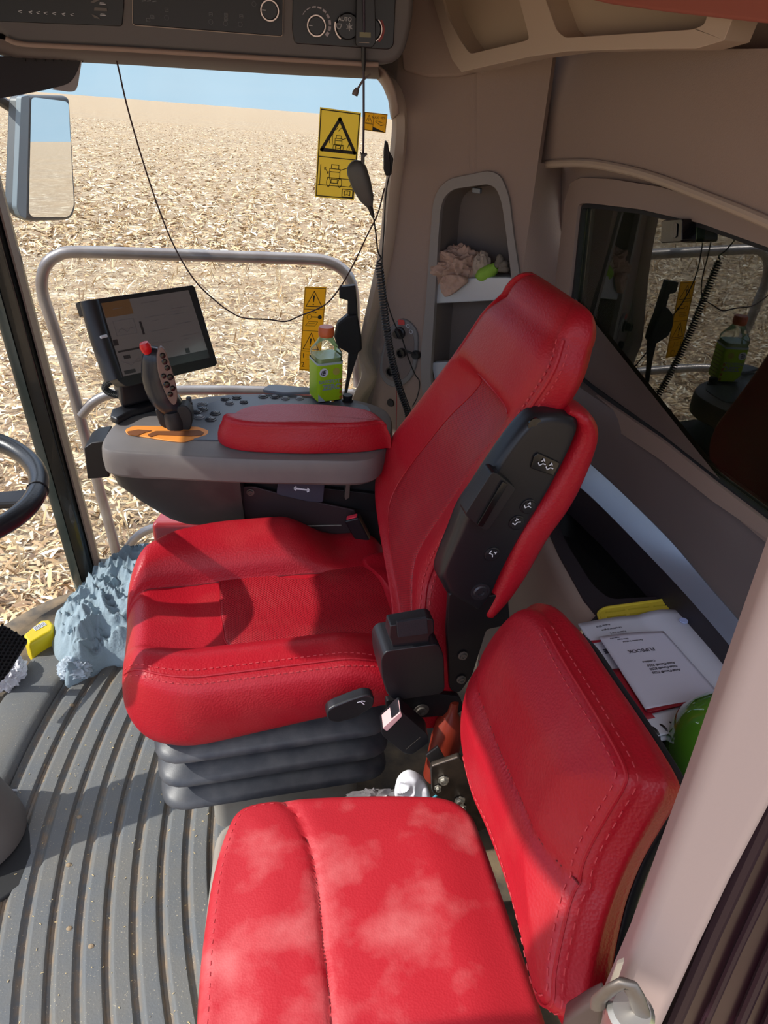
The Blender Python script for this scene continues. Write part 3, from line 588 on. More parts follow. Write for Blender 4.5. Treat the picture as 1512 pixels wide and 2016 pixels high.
strip(0, SEAM_N, 60, 'near_bolster', leather); strip(SEAM_N, SEAM_F, 44, 'seat_cushion', leather); strip(SEAM_F, 22, 64, 'far_bolster', leather)
m = MB(); m.loft([[cush_pt(x, 0), cush_pt(x, 22)] for x in XS], closed=False); m.obj('cushion_base', black_matt, seat)
# perforated centre panel, a slightly domed patch set into the pan
pan = [FS.px(*q) for q in [(440, 1122), (432, 1170), (438, 1225), (452, 1268), (520, 1262), (600, 1258), (680, 1262), (735, 1276), (768, 1262), (775, 1210), (765, 1165), (742, 1128), (705, 1104), (672, 1098), (640, 1122), (600, 1136), (540, 1132), (490, 1126)]]
def pan_h(a, b):
    kt = 8+5*(b+.122)/.214; kt = max(8.2, min(12.8, kt)); return float(cush_pt(a, kt)[2])-.515
pdist = edge_d2 = None
cm = MB(); cm.pad(FS, pan, .03, .006, lambda a, b: pan_h(a, b)+.0035, n=110, rings=22); cm.obj('seat_panel', leather_perf, seat, smooth=60)
rr_ = [FS.px(*q) for q in [(712, 1100), (740, 1084), (775, 1088), (805, 1130), (822, 1190), (822, 1240), (790, 1262), (770, 1240), (768, 1190), (748, 1140)]]
cm = MB(); cm.pad(FS, rr_, .06, .02, lambda a, b: max(-.01, float(cush_pt(min(a, .22), 10)[2])-.515)+.014+.0015*math.sin(b*95+a*40), n=80, rings=10); cm.obj('seat_rear_roll', leather, seat, smooth=60)
# double-stitched seam along the near bolster's shoulder
for kt, r, dash in ((4.55, .0022, 0), (4.95, .0011, 1), (4.15, .0011, 1)):
    P = [cush_pt(x, kt, .0008) for x in np.linspace(-.30, .20, 260)]; m = MB()
    if dash: [m.tube(P[i:i+4], r, 5) for i in range(0, 256, 6)]
    else: m.tube(P, r, 6)
    m.obj('stitching' if dash else 'piping', thread if dash else leather, seat)
m = MB(); m.tube([cush_pt(x, SEAM_N, .0) for x in np.linspace(-.27, .16, 90)], .0012, 6); m.tube([cush_pt(x, SEAM_F, .0) for x in np.linspace(-.27, .13, 90)], .0012, 6); m.obj('seam', mat('seam_dark', (110, 14, 24), .7), seat)
m = MB(); po_ = smooth_closed(pan, 140); m.tube([FS(a, b, pan_h(a, b)+.0012) for a, b in po_], .0016, 6, closed=True); m.obj('panel_piping', leather, seat)
# backrest
rc = math.radians(17); bu = EY*-1; bv = EX*math.sin(rc)+EZ*math.cos(rc); bw = -EX*math.cos(rc)+EZ*math.sin(rc)
BO = SF(.185, 0, .50); BF = Fr(BO, EY*-1, bv, bw)       # u towards the camera, v up the back, w forwards
back_px = [(990, 552), (1045, 545), (1100, 582), (1120, 628), (1096, 690), (1060, 745), (1010, 815), (960, 895), (900, 1000), (858, 1070), (824, 1130), (814, 1190), (822, 1240), (775, 1230), (755, 1130), (738, 1060), (724, 990), (728, 925), (755, 862), (800, 805), (845, 745), (895, 678), (940, 610), (966, 568)]
def edge_d(poly):
    P = smooth_closed(poly, 140)
    def d(a, b): return float(np.min(np.hypot(P[:, 0]-a, P[:, 1]-b)))
    return d
nearp = sorted([BF.px(*q)[::-1] for q in [(1118, 628), (1092, 690), (1058, 745), (1010, 815), (960, 895), (900, 1000), (858, 1070), (826, 1130), (814, 1190), (822, 1250)]])
farp = sorted([BF.px(*q)[::-1] for q in [(985, 552), (962, 572), (938, 610), (895, 678), (845, 745), (800, 805), (755, 862), (728, 925), (724, 990), (738, 1060), (755, 1130), (775, 1230)]])
VT = .5*(nearp[-1][0]+farp[-1][0])+.004; VH = .5*(BF.px(905, 712)[1]+BF.px(1006, 814)[1])
def ub(v): return np.interp(v, [p[0] for p in farp], [p[1] for p in farp]), np.interp(v, [p[0] for p in nearp], [p[1] for p in nearp])
ubs = [(v, *ub(v)) for v in np.linspace(-.10, VT, 60)]; A3 = np.array(ubs); kk = np.ones(7)/7
for c in (1, 2): A3[:, c] = np.convolve(np.pad(A3[:, c], 3, mode='edge'), kk, 'valid')
def ubn(v): return np.interp(v, A3[:, 0], A3[:, 1]), np.interp(v, A3[:, 0], A3[:, 2])
def front_w(t, v):
    """surface height over the wing-crest plane: t -1 far edge, +1 near edge"""
    hd = sm(VH-.022, VH+.018, v); lowr = -.036*(1-abs(t)**2.6)-.016*g1(v, VH-.04, .06)*(1-t*t); top = -.004+.010*(1-t*t)-.02*sm(VT-.07, VT, v)*(1-.3*t*t)
    lumb = .018*g1(v, .13, .09)*(1-t*t)
    return lerp(lowr+lumb, top, hd)
def bsect(v, shrink=0., push=0.):
    uL, uR = ubn(min(v, VT)); uc_ = (uL+uR)/2; hw2 = (uR-uL)/2-shrink-.03*sm(VT-.12, VT, v)**2; th_ = lerp(.125, .068, sm(.1, VT, v)); P = []
    r = .022
    for t in np.linspace(-1, 1, 41): P.append((uc_+hw2*t*.94, front_w(t, v)-push-(.010*(abs(t)**12))))
    def arc(sgn):
        o_ = []
        for a in np.linspace(12, 90, 6): a = math.radians(a); o_.append((uc_+sgn*(hw2*.94+r*math.sin(a)), -.010-r+r*math.cos(a)-push))
        for k_, f_ in ((.4, .030), (.75, .026)): o_.append((uc_+sgn*(hw2*.94+f_), lerp(-.03, -th_, k_)-push*(1-k_)))
        for a in np.linspace(10, 80, 4): a = math.radians(a); o_.append((uc_+sgn*(hw2*.94+.02-.03*(1-math.cos(a))), -th_+.012-.02*math.sin(a)))
        return o_
    R_ = arc(1); L_ = arc(-1)[::-1]; P = P+R_+L_
    return P
bk = MB(); rings = []
for v in np.linspace(-.09, VT-.03, 80): rings.append([BF(a, v, c) for a, c in bsect(v)])
for a in np.linspace(0, 90, 11)[1:]:
    a = math.radians(a); sh = .04*(1-math.cos(a)); vv = VT-.03+.05*math.sin(a); th_ = .088
    rings.append([BF(p, vv, lerp(c, -.04, (1-math.cos(a))*.85)) for p, c in bsect(VT-.03, sh)])
bk.loft(rings); bk.obj('backrest', leather, seat, smooth=65)
# perforated centre panel follows the same surface
def pan_b(i, j):
    v = lerp(.0, VH-.008, j); uL, uR = ubn(v); t0 = lerp(-.50, -.42, j); t1 = lerp(.62, .80, j); t = lerp(t0, t1, i); v2 = v+.012*math.sin(i*math.pi)*j
    ed = min(i, 1-i, (1-j)*1.0)*14; lift = .0045*min(1, ed)**.5-.001; return BF((uL+uR)/2+(uR-uL)/2*t*.94, v2, front_w(t, v2)+lift)
pb = MB(); pb.grid(pan_b, 48, 60); pb.obj('backrest_panel', leather_perf_back, seat, smooth=60)
m = MB(); m.tube([pan_b(.0, j)+BF.w*.0015 for j in np.linspace(0, 1, 60)], .0018, 6); m.tube([pan_b(i, 1)+BF.w*.001 for i in np.linspace(0, 1, 40)], .0018, 6); m.obj('panel_seam', leather, seat)
def crest(off_t, off_w, n=240, v0=-.05):
    out = []
    for v in np.linspace(v0, VT-.03, n):
        uL, uR = ubn(v); r = .022; a = math.radians(off_t); hw2 = (uR-uL)/2-.03*sm(VT-.12, VT, v)**2; out.append(BF((uL+uR)/2+hw2*.94+r*math.sin(a)+off_w*math.sin(a), v, -.010-r+r*math.cos(a)+off_w*math.cos(a)))
    return out
for ang, nm in ((42, 'piping'), (14, 'stitching'), (68, 'stitching')):
    P = crest(ang, .0008); m = MB()
    if nm == 'stitching': [m.tube(P[i:i+3], .0014, 5) for i in range(0, 237, 4)]
    else: m.tube(P, .0038, 8)
    m.obj(nm, thread if nm == 'stitching' else leather, seat)
# suspension: bellows, side cover, base
def rrect(cx, cy, hx, hy, z, r=.05, k=5):
    return [SF(a, b, z) for a, b in round_poly([(cx-hx, cy-hy), (cx+hx, cy-hy), (cx+hx, cy+hy), (cx-hx, cy+hy)], r, k)]
bel = MB(); R_ = []
for k in range(3):
    z = .385-.066*k
    for dz, q in ((0, -.020), (-.006, -.018), (-.018, .004), (-.032, .026), (-.040, .034), (-.045, .035), (-.049, .030), (-.050, .0), (-.052, -.016)): R_.append(rrect(-.035, -.005, .195+q, .193+q, z+dz, .06))
R_.append(rrect(-.045, -.005, .18, .18, .18, .05))
bel.loft(R_); bel.obj('bellows', mat('bellows_rubber', (50, 53, 60), .42, bump=.3, bscale=700, dist=.0005, vary=.15, vscale=25, col2=(150, 146, 140), vdet=8), seat, smooth=50)
sc_ = MB(); sc_.loft([rrect(-.035, 0, .205, .2, .383, .03), rrect(-.03, 0, .215, .212, .41, .03), rrect(-.0, 0, .20, .2, .445, .03)]); sc_.obj('suspension_cover', mat('cover_grey', (78, 76, 74), .5, vary=.4, vscale=20, col2=(120, 114, 104)), seat, bevel=.004)
bs = MB(); bs.loft([rrect(-.01, .02, .16, .16, .0, .03), rrect(-.01, .02, .16, .16, .19, .03)]); bs.obj('seat_base', mat('base_grey', (150, 144, 134), .55, vary=.4, vscale=15, col2=(120, 108, 92)), seat, bevel=.008)
# adjusting lever, belt retractor, brackets on the near side
NP = Fr(SF(0, -.285, 0), EX, EZ, -EY)
def NQ(q, c=0): return NP(*NP.px(q[0], q[1], c), c)
def nslab(name, px, m_, depth, c=0, r=6, bev=.004, parent=seat, k=4):
    s = MB(); s.prism([NQ(q, c) for q in round_poly(px, r, k)], EY*depth); return s.obj(name, m_, parent, bevel=bev, bseg=3)
nslab('adjusting_lever', [(642, 1402), (655, 1392), (690, 1378), (720, 1368), (738, 1372), (736, 1392), (700, 1415), (665, 1424), (645, 1420)], black, .022, .02, 8)
m = MB(); f = NP.sub(*NP.px(710, 1385, .021), .021); strokes(m, f, [[(-.006, .004), (.000, .005), (.006, -.003)], [(.002, .006), (.007, .004)]], .0018); m.obj('lever_mark', white_ink, seat)
nslab('belt_retractor', [(750, 1296), (760, 1282), (864, 1268), (874, 1290), (876, 1358), (868, 1366), (778, 1380), (762, 1368), (752, 1330)], black, .075, .03, 10, .010)
nslab('belt_guide', [(768, 1232), (845, 1218), (855, 1222), (855, 1246), (846, 1252), (846, 1284), (776, 1292), (770, 1262), (766, 1256)], black, .03, .022, 4, .004)
nslab('belt_webbing', [(781, 1226), (841, 1217), (843, 1248), (784, 1256)], mat('belt_webbing', (34, 32, 38), .8, bump=.4, bscale=900), .006, .026, 2, .001)
nslab('hinge_plate', [(884, 1168), (945, 1175), (1000, 1170), (1005, 1230), (958, 1240), (930, 1330), (905, 1365), (886, 1360), (880, 1240)], mat('bracket_black', (30, 28, 30), .45, metal=.3), .012, .0, 8, .002)
nslab('recliner_plate', [(760, 1380), (860, 1366), (905, 1372), (915, 1395), (900, 1408), (800, 1416), (762, 1400)], MATS['bracket_black'], .014, .002, 6, .002)
def bolt(px, c, r, parent, f=NP, m_=None, h=.006, hexa=False):
    o_ = f(*f.px(px[0], px[1], c), c); m = MB(); m.lathe([(0, 0), (r*1.5, 0), (r*1.5, h*.3), (r, h*.35), (r, h), (r*.55, h), (r*.5, h*.5), (0, h*.5)], o_, f.w, 6 if hexa else 20); return m.obj('bolt', m_ or dull_steel, parent, smooth=30)
for q in ((911, 1290), (908, 1337), (829, 1398)): bolt(q, .003, .006 if q[0] > 850 else .010, seat)
# folded-up left armrest: dark cover with controls facing the viewer, red pad behind
AF = Fr(SF(0, -.275, 0), EX, EZ, -EY)
def AQ(q, c=0): return AF(*AF.px(q[0], q[1], c), c)
cov = [(1110, 816), (1085, 815), (1062, 820), (1040, 836), (1008, 874), (968, 930), (940, 972), (914, 1011), (894, 1061), (867, 1133), (873, 1155), (889, 1180), (927, 1201), (941, 1208), (962, 1184), (978, 1150), (1006, 1098), (1064, 1004), (1104, 928), (1136, 858), (1141, 828)]
fA = AF.sub(0, 0, .012); cv2 = [fA.px(*q) for q in cov]; ac = MB(); ac.pad(fA, cv2, .045, .016, None, n=120, rings=8, ctr=fA.px(1000, 1015)); ac.obj('armrest_cover', black, seat, smooth=50)
fP = AF.sub(0, 0, .006)
padp = [(1124, 818), (1120, 806), (1143, 803), (1172, 815), (1190, 840), (1190, 862), (1174, 912), (1141, 976), (1098, 1056), (1062, 1116), (1022, 1172), (996, 1204), (974, 1224), (945, 1217), (962, 1180), (982, 1140), (1008, 1090), (1064, 1000), (1104, 924), (1132, 858)]
pp = [fP.px(*q) for q in padp]
# a sausage along the pad's middle line
mid = [(1122, 812), (1150, 826), (1160, 860), (1139, 918), (1102, 988), (1052, 1058), (1015, 1130), (985, 1180), (958, 1216)]
hw = [8, 22, 29, 34, 37, 38, 34, 28, 13]
mm_ = smooth_open([fP(*fP.px(*q), -.03) for q in mid], 50); ww = np.interp(np.linspace(0, 1, 50), np.linspace(0, 1, 9), [h/1500*1.28 for h in hw])
pd = MB(); rings = []
for i in range(50):
    t_ = unit(mm_[min(i+1, 49)]-mm_[max(i-1, 0)]); sd = unit(np.cross(t_, -EY)); rings.append([mm_[i]+sd*ww[i]*math.copysign(abs(math.cos(a))**.8, math.cos(a))+(-EY)*(.040 if ww[i] > .012 else .03)*math.copysign(abs(math.sin(a))**.8, math.sin(a)) for a in np.linspace(0, 2*math.pi, 24, endpoint=False)])
pd.loft(rings); pd.obj('armrest_pad', leather, seat, smooth=70)
def asl(name, px, m_, depth, c, r=4, bev=.002):
    s = MB(); s.prism([AQ(q, c) for q in round_poly(px, r, 3)], EY*depth); return s.obj(name, m_, seat, bevel=bev, bseg=3)
asl('armrest_tilt_knob', [(968, 930), (978, 931), (1017, 962), (962, 1045), (950, 1044), (915, 1013)], black, .03, .034, 6, .006)
kz = asl('knob_ridge', [(990, 948), (1000, 954), (950, 1038), (940, 1034)], gloss_black, .01, .0385, 3, .003)
asl('rocker_switch', [(1052, 898), (1060, 892), (1103, 912), (1090, 937), (1045, 922)], gloss_black, .006, .016, 3)
for q in ((1039, 996), (1017, 1028), (968, 1090)):
    o_ = AQ(q, .012); m = MB(); m.lathe([(0, 0), (.0135, 0), (.0135, .0025), (.0115, .003), (.011, .0045), (0, .0052)], o_, -EY, 24); m.obj('push_button', black, seat)
o_ = AQ((945, 1164), .011); m = MB(); m.lathe([(0, .0), (.017, 0), (.017, .003), (.013, .003), (.011, .0055), (.006, .0055), (.005, .003), (0, .003)], o_, -EY, 24); m.obj('pivot_bolt', mat('dark_metal', (70, 68, 74), .4, metal=.7), seat)
o_ = AQ((1052, 835), .008); m = MB(); m.lathe([(0, 0), (.011, 0), (.011, .003), (0, .004)], o_, -EY, 20); m.obj('cap', gloss_black, seat)
def icon(c, parent, s=.006, ang=0.):
    m = MB(); f = AF.sub(*AF.px(c[0], c[1], .0175), .0175)
    R2 = lambda p: (s*(p[0]*math.cos(ang)-p[1]*math.sin(ang)), s*(p[0]*math.sin(ang)+p[1]*math.cos(ang)))
    strokes(m, f, [[R2(p) for p in L] for L in ([(-.9, .8), (-.9, -.2), (.2, -.2), (.7, -.9)], [(.2, .7), (.9, .7)], [(.9, .3), (.9, 1)])], s*.28); return m.obj('symbol', white_ink, parent)
for q, a in (((1067, 912), .5), ((1082, 920), .5), ((1039, 996), .4), ((1017, 1028), .9), ((969, 1090), -.5)): icon(q, seat, .0055, a)
# seat-belt buckles
def buckle(name, px_top, px_bot, y, w_, d_, label, lit, wordless=True, dz=0):
    a, b = PY(*px_top, y), PY(*px_bot, y); u = unit(a-b); s = unit(np.cross(u, V(.25, 1, .1))); f = Fr(b, s, u); L_ = np.linalg.norm(a-b)
    th_ = thing(name, b, label, 'buckle'); m = MB()
    m.loft([[f(x*w_*k/2, v, z_*d_*k/2) for x, z_ in ((-1, -1), (1, -1), (1, 1), (-1, 1))] for v, k in ((0, .55), (L_*.25, .95), (L_, 1.0))]); m.obj('buckle_body', black, th_, bevel=.004, bseg=3)
    q = MB(); q.box((0, L_+.0005, 0), (w_*.72, .004, d_*.55), Fr(f.o, f.u, f.v, f.w)); q.obj('release_button', lit, th_, bevel=.001)
    return th_, f, L_
t_, f_, L_ = buckle('seat_belt_buckle', (693, 1018), (722, 1072), 1.49, .036, .022, 'black seat belt buckle with red button between far bolster and console', mat('buckle_red', (235, 60, 80), .4))
m = MB(); m.tube(smooth_open([f_(0, .004, 0), PY(718, 1062, 1.49), PY(700, 1085, 1.49), PY(675, 1110, 1.5)], 12), .004, 8, flat=.5); m.obj('buckle_stalk', dull_steel, t_)
# nearer buckle, between the two seats, beside the retractor
NB = Fr(PY(806, 1440, .93), unit(PY(845, 1478, .95)-PY(775, 1428, .93)), (-.05, -.3, 1)); 
nbk = thing('seat_belt_buckle', PY(845, 1478, .95), 'black seat belt buckle with pale pink button beside the ribbed rubber bellows', 'buckle')
BKF = Fr(PY(800, 1440, .94), V(1, 0, 0), V(0, 0, 1), V(0, -1, 0))
def KQ(q, c=0): return BKF(*BKF.px(q[0], q[1], c), c)
m = MB(); m.prism([KQ(q, .02) for q in round_poly([(788, 1399), (842, 1446), (845, 1462), (812, 1486), (796, 1484), (752, 1448), (750, 1436)], 6, 3)], (0, .034, 0)); m.obj('buckle_body', black, nbk, bevel=.004, bseg=3)
m = MB(); m.prism([KQ(q, .0225) for q in round_poly([(789, 1402), (792, 1410), (762, 1440), (753, 1434)], 3, 3)], (0, .03, 0)); m.obj('release_button', mat('buckle_pink', (225, 180, 178), .4), nbk, bevel=.001)
m = MB(); m.prism([KQ(q, .008) for q in [(838, 1488), (862, 1470), (892, 1520), (868, 1540)]], (0, .006, 0)); m.obj('buckle_stalk', dull_steel, nbk, bevel=.002)
m = MB(); strokes(m, BKF.sub(0, 0, .0203), [[BKF.px(800, 1474, .02), BKF.px(827, 1451, .02)]], .0008); m.obj('buckle_groove', dull_steel, nbk)
# ================================================================== BUDDY SEAT
bud = thing('training_seat', V(.05, .62, 0), 'low red leather passenger seat with a dusty square cushion nearest the open door', 'seat')
ZC = .47; CFm = Fr((0.05, .6, ZC), (1, 0, 0), (0, 1, 0))
co = [(446, 1640), (470, 1600), (520, 1584), (600, 1576), (700, 1572), (800, 1571), (880, 1578), (925, 1606), (948, 1655), (972, 1720), (1010, 1830), (1050, 1945), (1085, 2060), (1110, 2200), (1060, 2330), (800, 2400), (500, 2360), (400, 2300), (382, 2150), (390, 2000), (398, 1880), (412, 1770), (428, 1695)]
cpl = CFm.pxs(co, -.017); cdist = edge_d(cpl)
seamc = smooth_open(CFm.pxs([(558, 1574), (582, 1602), (612, 1680), (628, 1770), (636, 1860), (648, 1960), (655, 2100), (655, 2300)]), 90)
def ctop(a, b):
    d = float(np.min(np.hypot(seamc[:, 0]-a, seamc[:, 1]-b))); return .012*sm(0, .10, cdist(a, b))-.006*math.exp(-(d/.004)**2)-.004*math.exp(-(d/.015)**2)+.0012*noise.noise(Vector((a*14, b*14, 0)))
cu = MB(); cu.pad(CFm, cpl, .095, .020, ctop, n=200, rings=60, back=.012, bulge=.004); cu.obj('seat_cushion', leather_dusty, bud, smooth=60)
m = MB(); m.tube([CFm(a, b, ctop(a, b)+.0008) for a, b in seamc], .0012, 6); m.obj('seam', mat('seam_dark', (110, 14, 24), .7), bud)
m = MB(); O = smooth_closed(cpl, 300); c0 = O.mean(0); Pq = []
for i in range(300):
    dd = O[i]-c0; r_ = np.linalg.norm(dd); q = c0+dd*(1-.014/r_)
    if O[i][0] < -.10: Pq.append((i, CFm(q[0], q[1], -.0005+ctop(*q))))
ks = [i for i, _ in Pq]
for j in range(1, len(ks)):
    if ks[j]-ks[j-1] > 5: Pq = Pq[j:]+Pq[:j]; break
Pq = resample(np.array([p for _, p in Pq]), 200, False); [m.tube(Pq[i:i+3], .0009, 5) for i in range(0, 197, 5)]; m.obj('stitching', thread, bud)
# base box under the cushion, floor-to-cushion
m = MB(); bx_ = [(-.150, .84), (-.152, .62), (-.14, .40), (.24, .40), (.24, .84)]
m.prism([V(a, b, 0) for a, b in round_poly(bx_, .05, 5)], (0, 0, .375)); m.obj('seat_box', MATS['base_grey'], bud, bevel=.012, bseg=3)
m = MB(); m.prism([V(a, b, .30) for a, b in round_poly([(-.155, .875), (-.156, .70), (.20, .70), (.20, .875)], .03, 4)], (0, 0, -.29)); m.obj('storage_drawer', MATS['base_grey'], bud, bevel=.02, bseg=3)
# backrest
bn_ = unit((-1, .05, .346)); bvv = unit(V(.346, 0, 1)); bo2 = V(.24, .90, .52); BB = Fr(bo2, np.cross(bvv, bn_), bvv, bn_)
if BB.u[1] > 0: BB.u = -BB.u
bp2 = [(1000, 1202), (1030, 1192), (1062, 1218), (1100, 1280), (1150, 1362), (1200, 1450), (1229, 1512), (1228, 1545), (1196, 1602), (1156, 1676), (1124, 1758), (1100, 1850), (1084, 1930), (1078, 1990), (1050, 1975), (1020, 1850), (990, 1745), (952, 1640), (920, 1560), (901, 1470), (902, 1400), (920, 1330), (958, 1255)]
b2 = BB.pxs(bp2); dd2 = edge_d(b2); sb = smooth_open(BB.pxs([(935, 1298), (962, 1380), (1000, 1480), (1050, 1590), (1090, 1680), (1128, 1738)]), 60)
def t2(a, b):
    d = float(np.min(np.hypot(sb[:, 0]-a, sb[:, 1]-b))); return .020*sm(0, .09, dd2(a, b))-.004*math.exp(-(d/.0035)**2)-.004*math.exp(-(d/.014)**2)
m = MB(); m.pad(BB, b2, .082, .024, t2, n=160, rings=46, back=.03, draft=-.004, bulge=.014); m.obj('backrest', leather, bud, smooth=65)
m = MB(); m.tube([BB(a, b, t2(a, b)+.0006) for a, b in sb], .0012, 6); m.obj('seam', MATS['seam_dark'], bud)
def on_b2(ang, keep, rnd=.024):
    O = smooth_closed(b2, 280); c = O.mean(0); D = O-c; rho = np.linalg.norm(D, axis=1); a = math.radians(ang); out = []
    for i in range(280):
        if keep(O[i]):
            q = c+D[i]*(1-rnd*(1-math.cos(a))/rho[i]); out.append((i, BB(q[0], q[1], -rnd+rnd*math.sin(a)+t2(*q)*.95+.001)))
    ks = [i for i, _ in out]
    for j in range(1, len(ks)):
        if ks[j]-ks[j-1] > 5: out = out[j:]+out[:j]; break
    return resample(np.array([p for _, p in out]), 260, False)
c2m = np.mean(b2, 0); lf = BB.px(930, 1400)[0]
for ang, nm in ((45, 'piping'), (72, 'stitching'), (18, 'stitching')):
    P = on_b2(ang, lambda p: p[0] > lf+.035); m = MB()
    if nm == 'stitching': [m.tube(P[i:i+3], .0009, 5) for i in range(0, 257, 4)]
    else: m.tube(P, .0024, 6)
    m.obj(nm, thread if nm == 'stitching' else leather, bud)
# back shell behind the leather
m = MB(); m.pad(BB.sub(0, 0, -.08), [tuple(c2m+(np.array(p)-c2m)*.93) for p in b2], .016, .006, None, n=80, rings=3); m.obj('back_shell', black, bud)
# hinge bracket at the far rear corner with nuts and bolts
HB = Fr(PY(880, 1560, .88), (1, 0, 0), (0, 0, 1), (0, -1, 0))
def HQ(q, c=0): return HB(*HB.px(q[0], q[1], c), c)
m = MB(); m.prism([HQ(q) for q in round_poly([(848, 1510), (905, 1490), (960, 1560), (975, 1625), (940, 1640), (890, 1590), (850, 1560)], 6, 3)], (0, .012, 0)); m.obj('hinge_bracket', mat('hinge_metal', (70, 64, 60), .4, metal=.8, vary=.5, vscale=40, col2=(110, 96, 84)), bud, bevel=.003)
for q, r in (((873, 1535), .007), ((862, 1550), .0045), ((905, 1575), .007), ((912, 1588), .004)): bolt(q, .001, r, bud, HB, mat('zinc', (205, 200, 188), .3, metal=.8), .008, True)
m = MB(); m.prism([HQ(q, -.02) for q in [(920, 1605), (952, 1600), (960, 1615), (925, 1618)]], (0, .01, 0)); m.obj('hinge_tab', beige, bud, bevel=.001)

# ================================================================== RIGHT-HAND CONSOLE
con = thing('armrest_console', V(-.10, 1.62, .42), 'grey right-hand control console with red padded armrest beneath the side window', 'console')
TZ = .74; TF = Fr((-.1, 1.62, TZ), (1, 0, 0), (0, 1, 0))
to = [(205, 880), (212, 852), (238, 828), (300, 803), (370, 786), (452, 776), (553, 775), (673, 783), (735, 796), (765, 815), (768, 850), (752, 885), (715, 905), (600, 905), (500, 903), (427, 900), (320, 894), (240, 890)]
tpl = TF.pxs(to); tso = smooth_closed(tpl, 120); tc_ = tso.mean(0)
m = MB(); rings = []
for z, k in ((-.062, -.004), (-.055, .004), (-.03, .006), (-.008, .004), (-.002, .0), (.0, -.006)):
    rings.append([TF(*(tc_+(p-tc_)*(1+k/np.linalg.norm(p-tc_))), z) for p in tso])
m.loft(rings); m.obj('console_top', mat('console_grey', (104, 99, 98), .5, bump=.15, bscale=500, dist=.0005, vary=.25, vscale=9, col2=(150, 140, 130)), con, smooth=30)
# recessed slate key panel
kp = [(395, 800), (452, 783), (553, 781), (673, 789), (725, 800), (740, 830), (600, 850), (480, 862), (440, 868), (380, 866), (352, 850), (362, 822)]
m = MB(); m.prism([TF(*TF.px(*q, .001), .0) for q in round_poly(kp, 8, 3)], (0, 0, .003)); m.obj('key_panel', mat('slate_grey', (92, 98, 108), .45, bump=.1, bscale=500, dist=.0004), con, bevel=.001)
keyp = [(398, 796, .013), (444, 786, .012), (466, 783, .012), (452, 794, .011), (518, 781, .012), (541, 782, .011), (562, 785, .010), (399, 806, .013), (424, 814, .013), (392, 822, .013), (415, 826, .013), (388, 812, .011), (590, 785, .010), (480, 792, .010), (372, 800, .010)]
for i, (x_, y_, r_) in enumerate(keyp):
    o_ = TF(*TF.px(x_, y_, .003), .003); m = MB(); m.lathe([(0, 0), (r_, 0), (r_, .002), (r_*.82, .0028), (r_*.78, .0012), (r_*.7, .0042), (r_*.45, .0055), (0, .006)], o_, n=22); b_ = m.obj('push_button', mat('key_dark', (56, 58, 64), .4) if i % 3 else mat('key_grey', (112, 116, 122), .45), con)
    if i in (0, 4, 7, 8, 9, 10):
        q = MB(); f = Fr(o_+V(0, 0, .0045), (1, 0, 0), (0, 1, 0)); strokes(q, f, [[(-.004, -.002), (0, .003), (.004, -.002), (-.004, -.002)]], .0009, .001); q.obj('symbol', white_ink, b_)
m = MB(); o_ = TF(*TF.px(373, 800, 0), 0); m.lathe([(.008, 0), (.008, .012), (.0065, .013), (.0065, .022), (.005, .024), (0, .024)], o_, n=16); m.obj('rotary_knob', mat('knob_grey', (96, 98, 100), .4), con)
m = MB(); o_ = TF(*TF.px(684, 792, 0), 0); m.lathe([(.014, 0), (.014, .004), (.011, .006), (.0125, .018), (.011, .020), (0, .020)], o_, n=20); m.obj('end_knob', black, con)
# orange gate for the lever
sp1 = round_poly([(246, 848), (262, 840), (392, 842), (412, 850), (408, 858), (360, 872), (330, 869), (250, 856)], 8, 5)
m = MB(); m.prism([TF(*TF.px(*q, .0005), .0) for q in sp1], (0, 0, .0035)); m.obj('lever_gate', orange, con, bevel=.0015)
m = MB(); m.prism([TF(*TF.px(*q, .004), .004) for q in round_poly([(250, 850), (272, 846), (300, 848), (285, 852), (270, 858), (252, 855)], 3, 3)], (0, 0, .0008)); m.prism([TF(*TF.px(*q, .004), .004) for q in round_poly([(290, 856), (306, 849), (345, 849), (392, 847), (402, 852), (398, 857), (375, 859), (310, 856), (296, 861)], 3, 3)], (0, 0, .0008)); m.obj('gate_slot', mat('gate_shadow', (120, 70, 34), .7), con)
# tapered dark underbody
up_ = [tpl_ for tpl_ in smooth_closed([p for p in tpl], 80)]; uc = np.array(TF.px(470, 850))
XC = TF.px(470, 905)[0]
def hull(z, k, dx=0, dy=0):
    q = [uc+(np.array(p)-uc)*np.array([k, k*1.0])+V(dx, dy) for p in up_]
    return [TF(min(p[0], XC+.004*i), p[1], z) for i, p in enumerate(q[:0])] or [TF(min(p[0], XC), p[1], z) for p in q]
m = MB(); m.loft([hull(-.058, .975), hull(-.10, .95, .0, .01), hull(-.16, .85, .01, .03), hull(-.22, .72, .02, .05), hull(-.245, .62, .02, .06)]); m.obj('console_underbody', mat('underbody_black', (48, 46, 46), .55, bump=.2, bscale=400, dist=.0006, vary=.2, vscale=14, col2=(110, 100, 95), vlo=.5, vhi=.8), con, smooth=40)
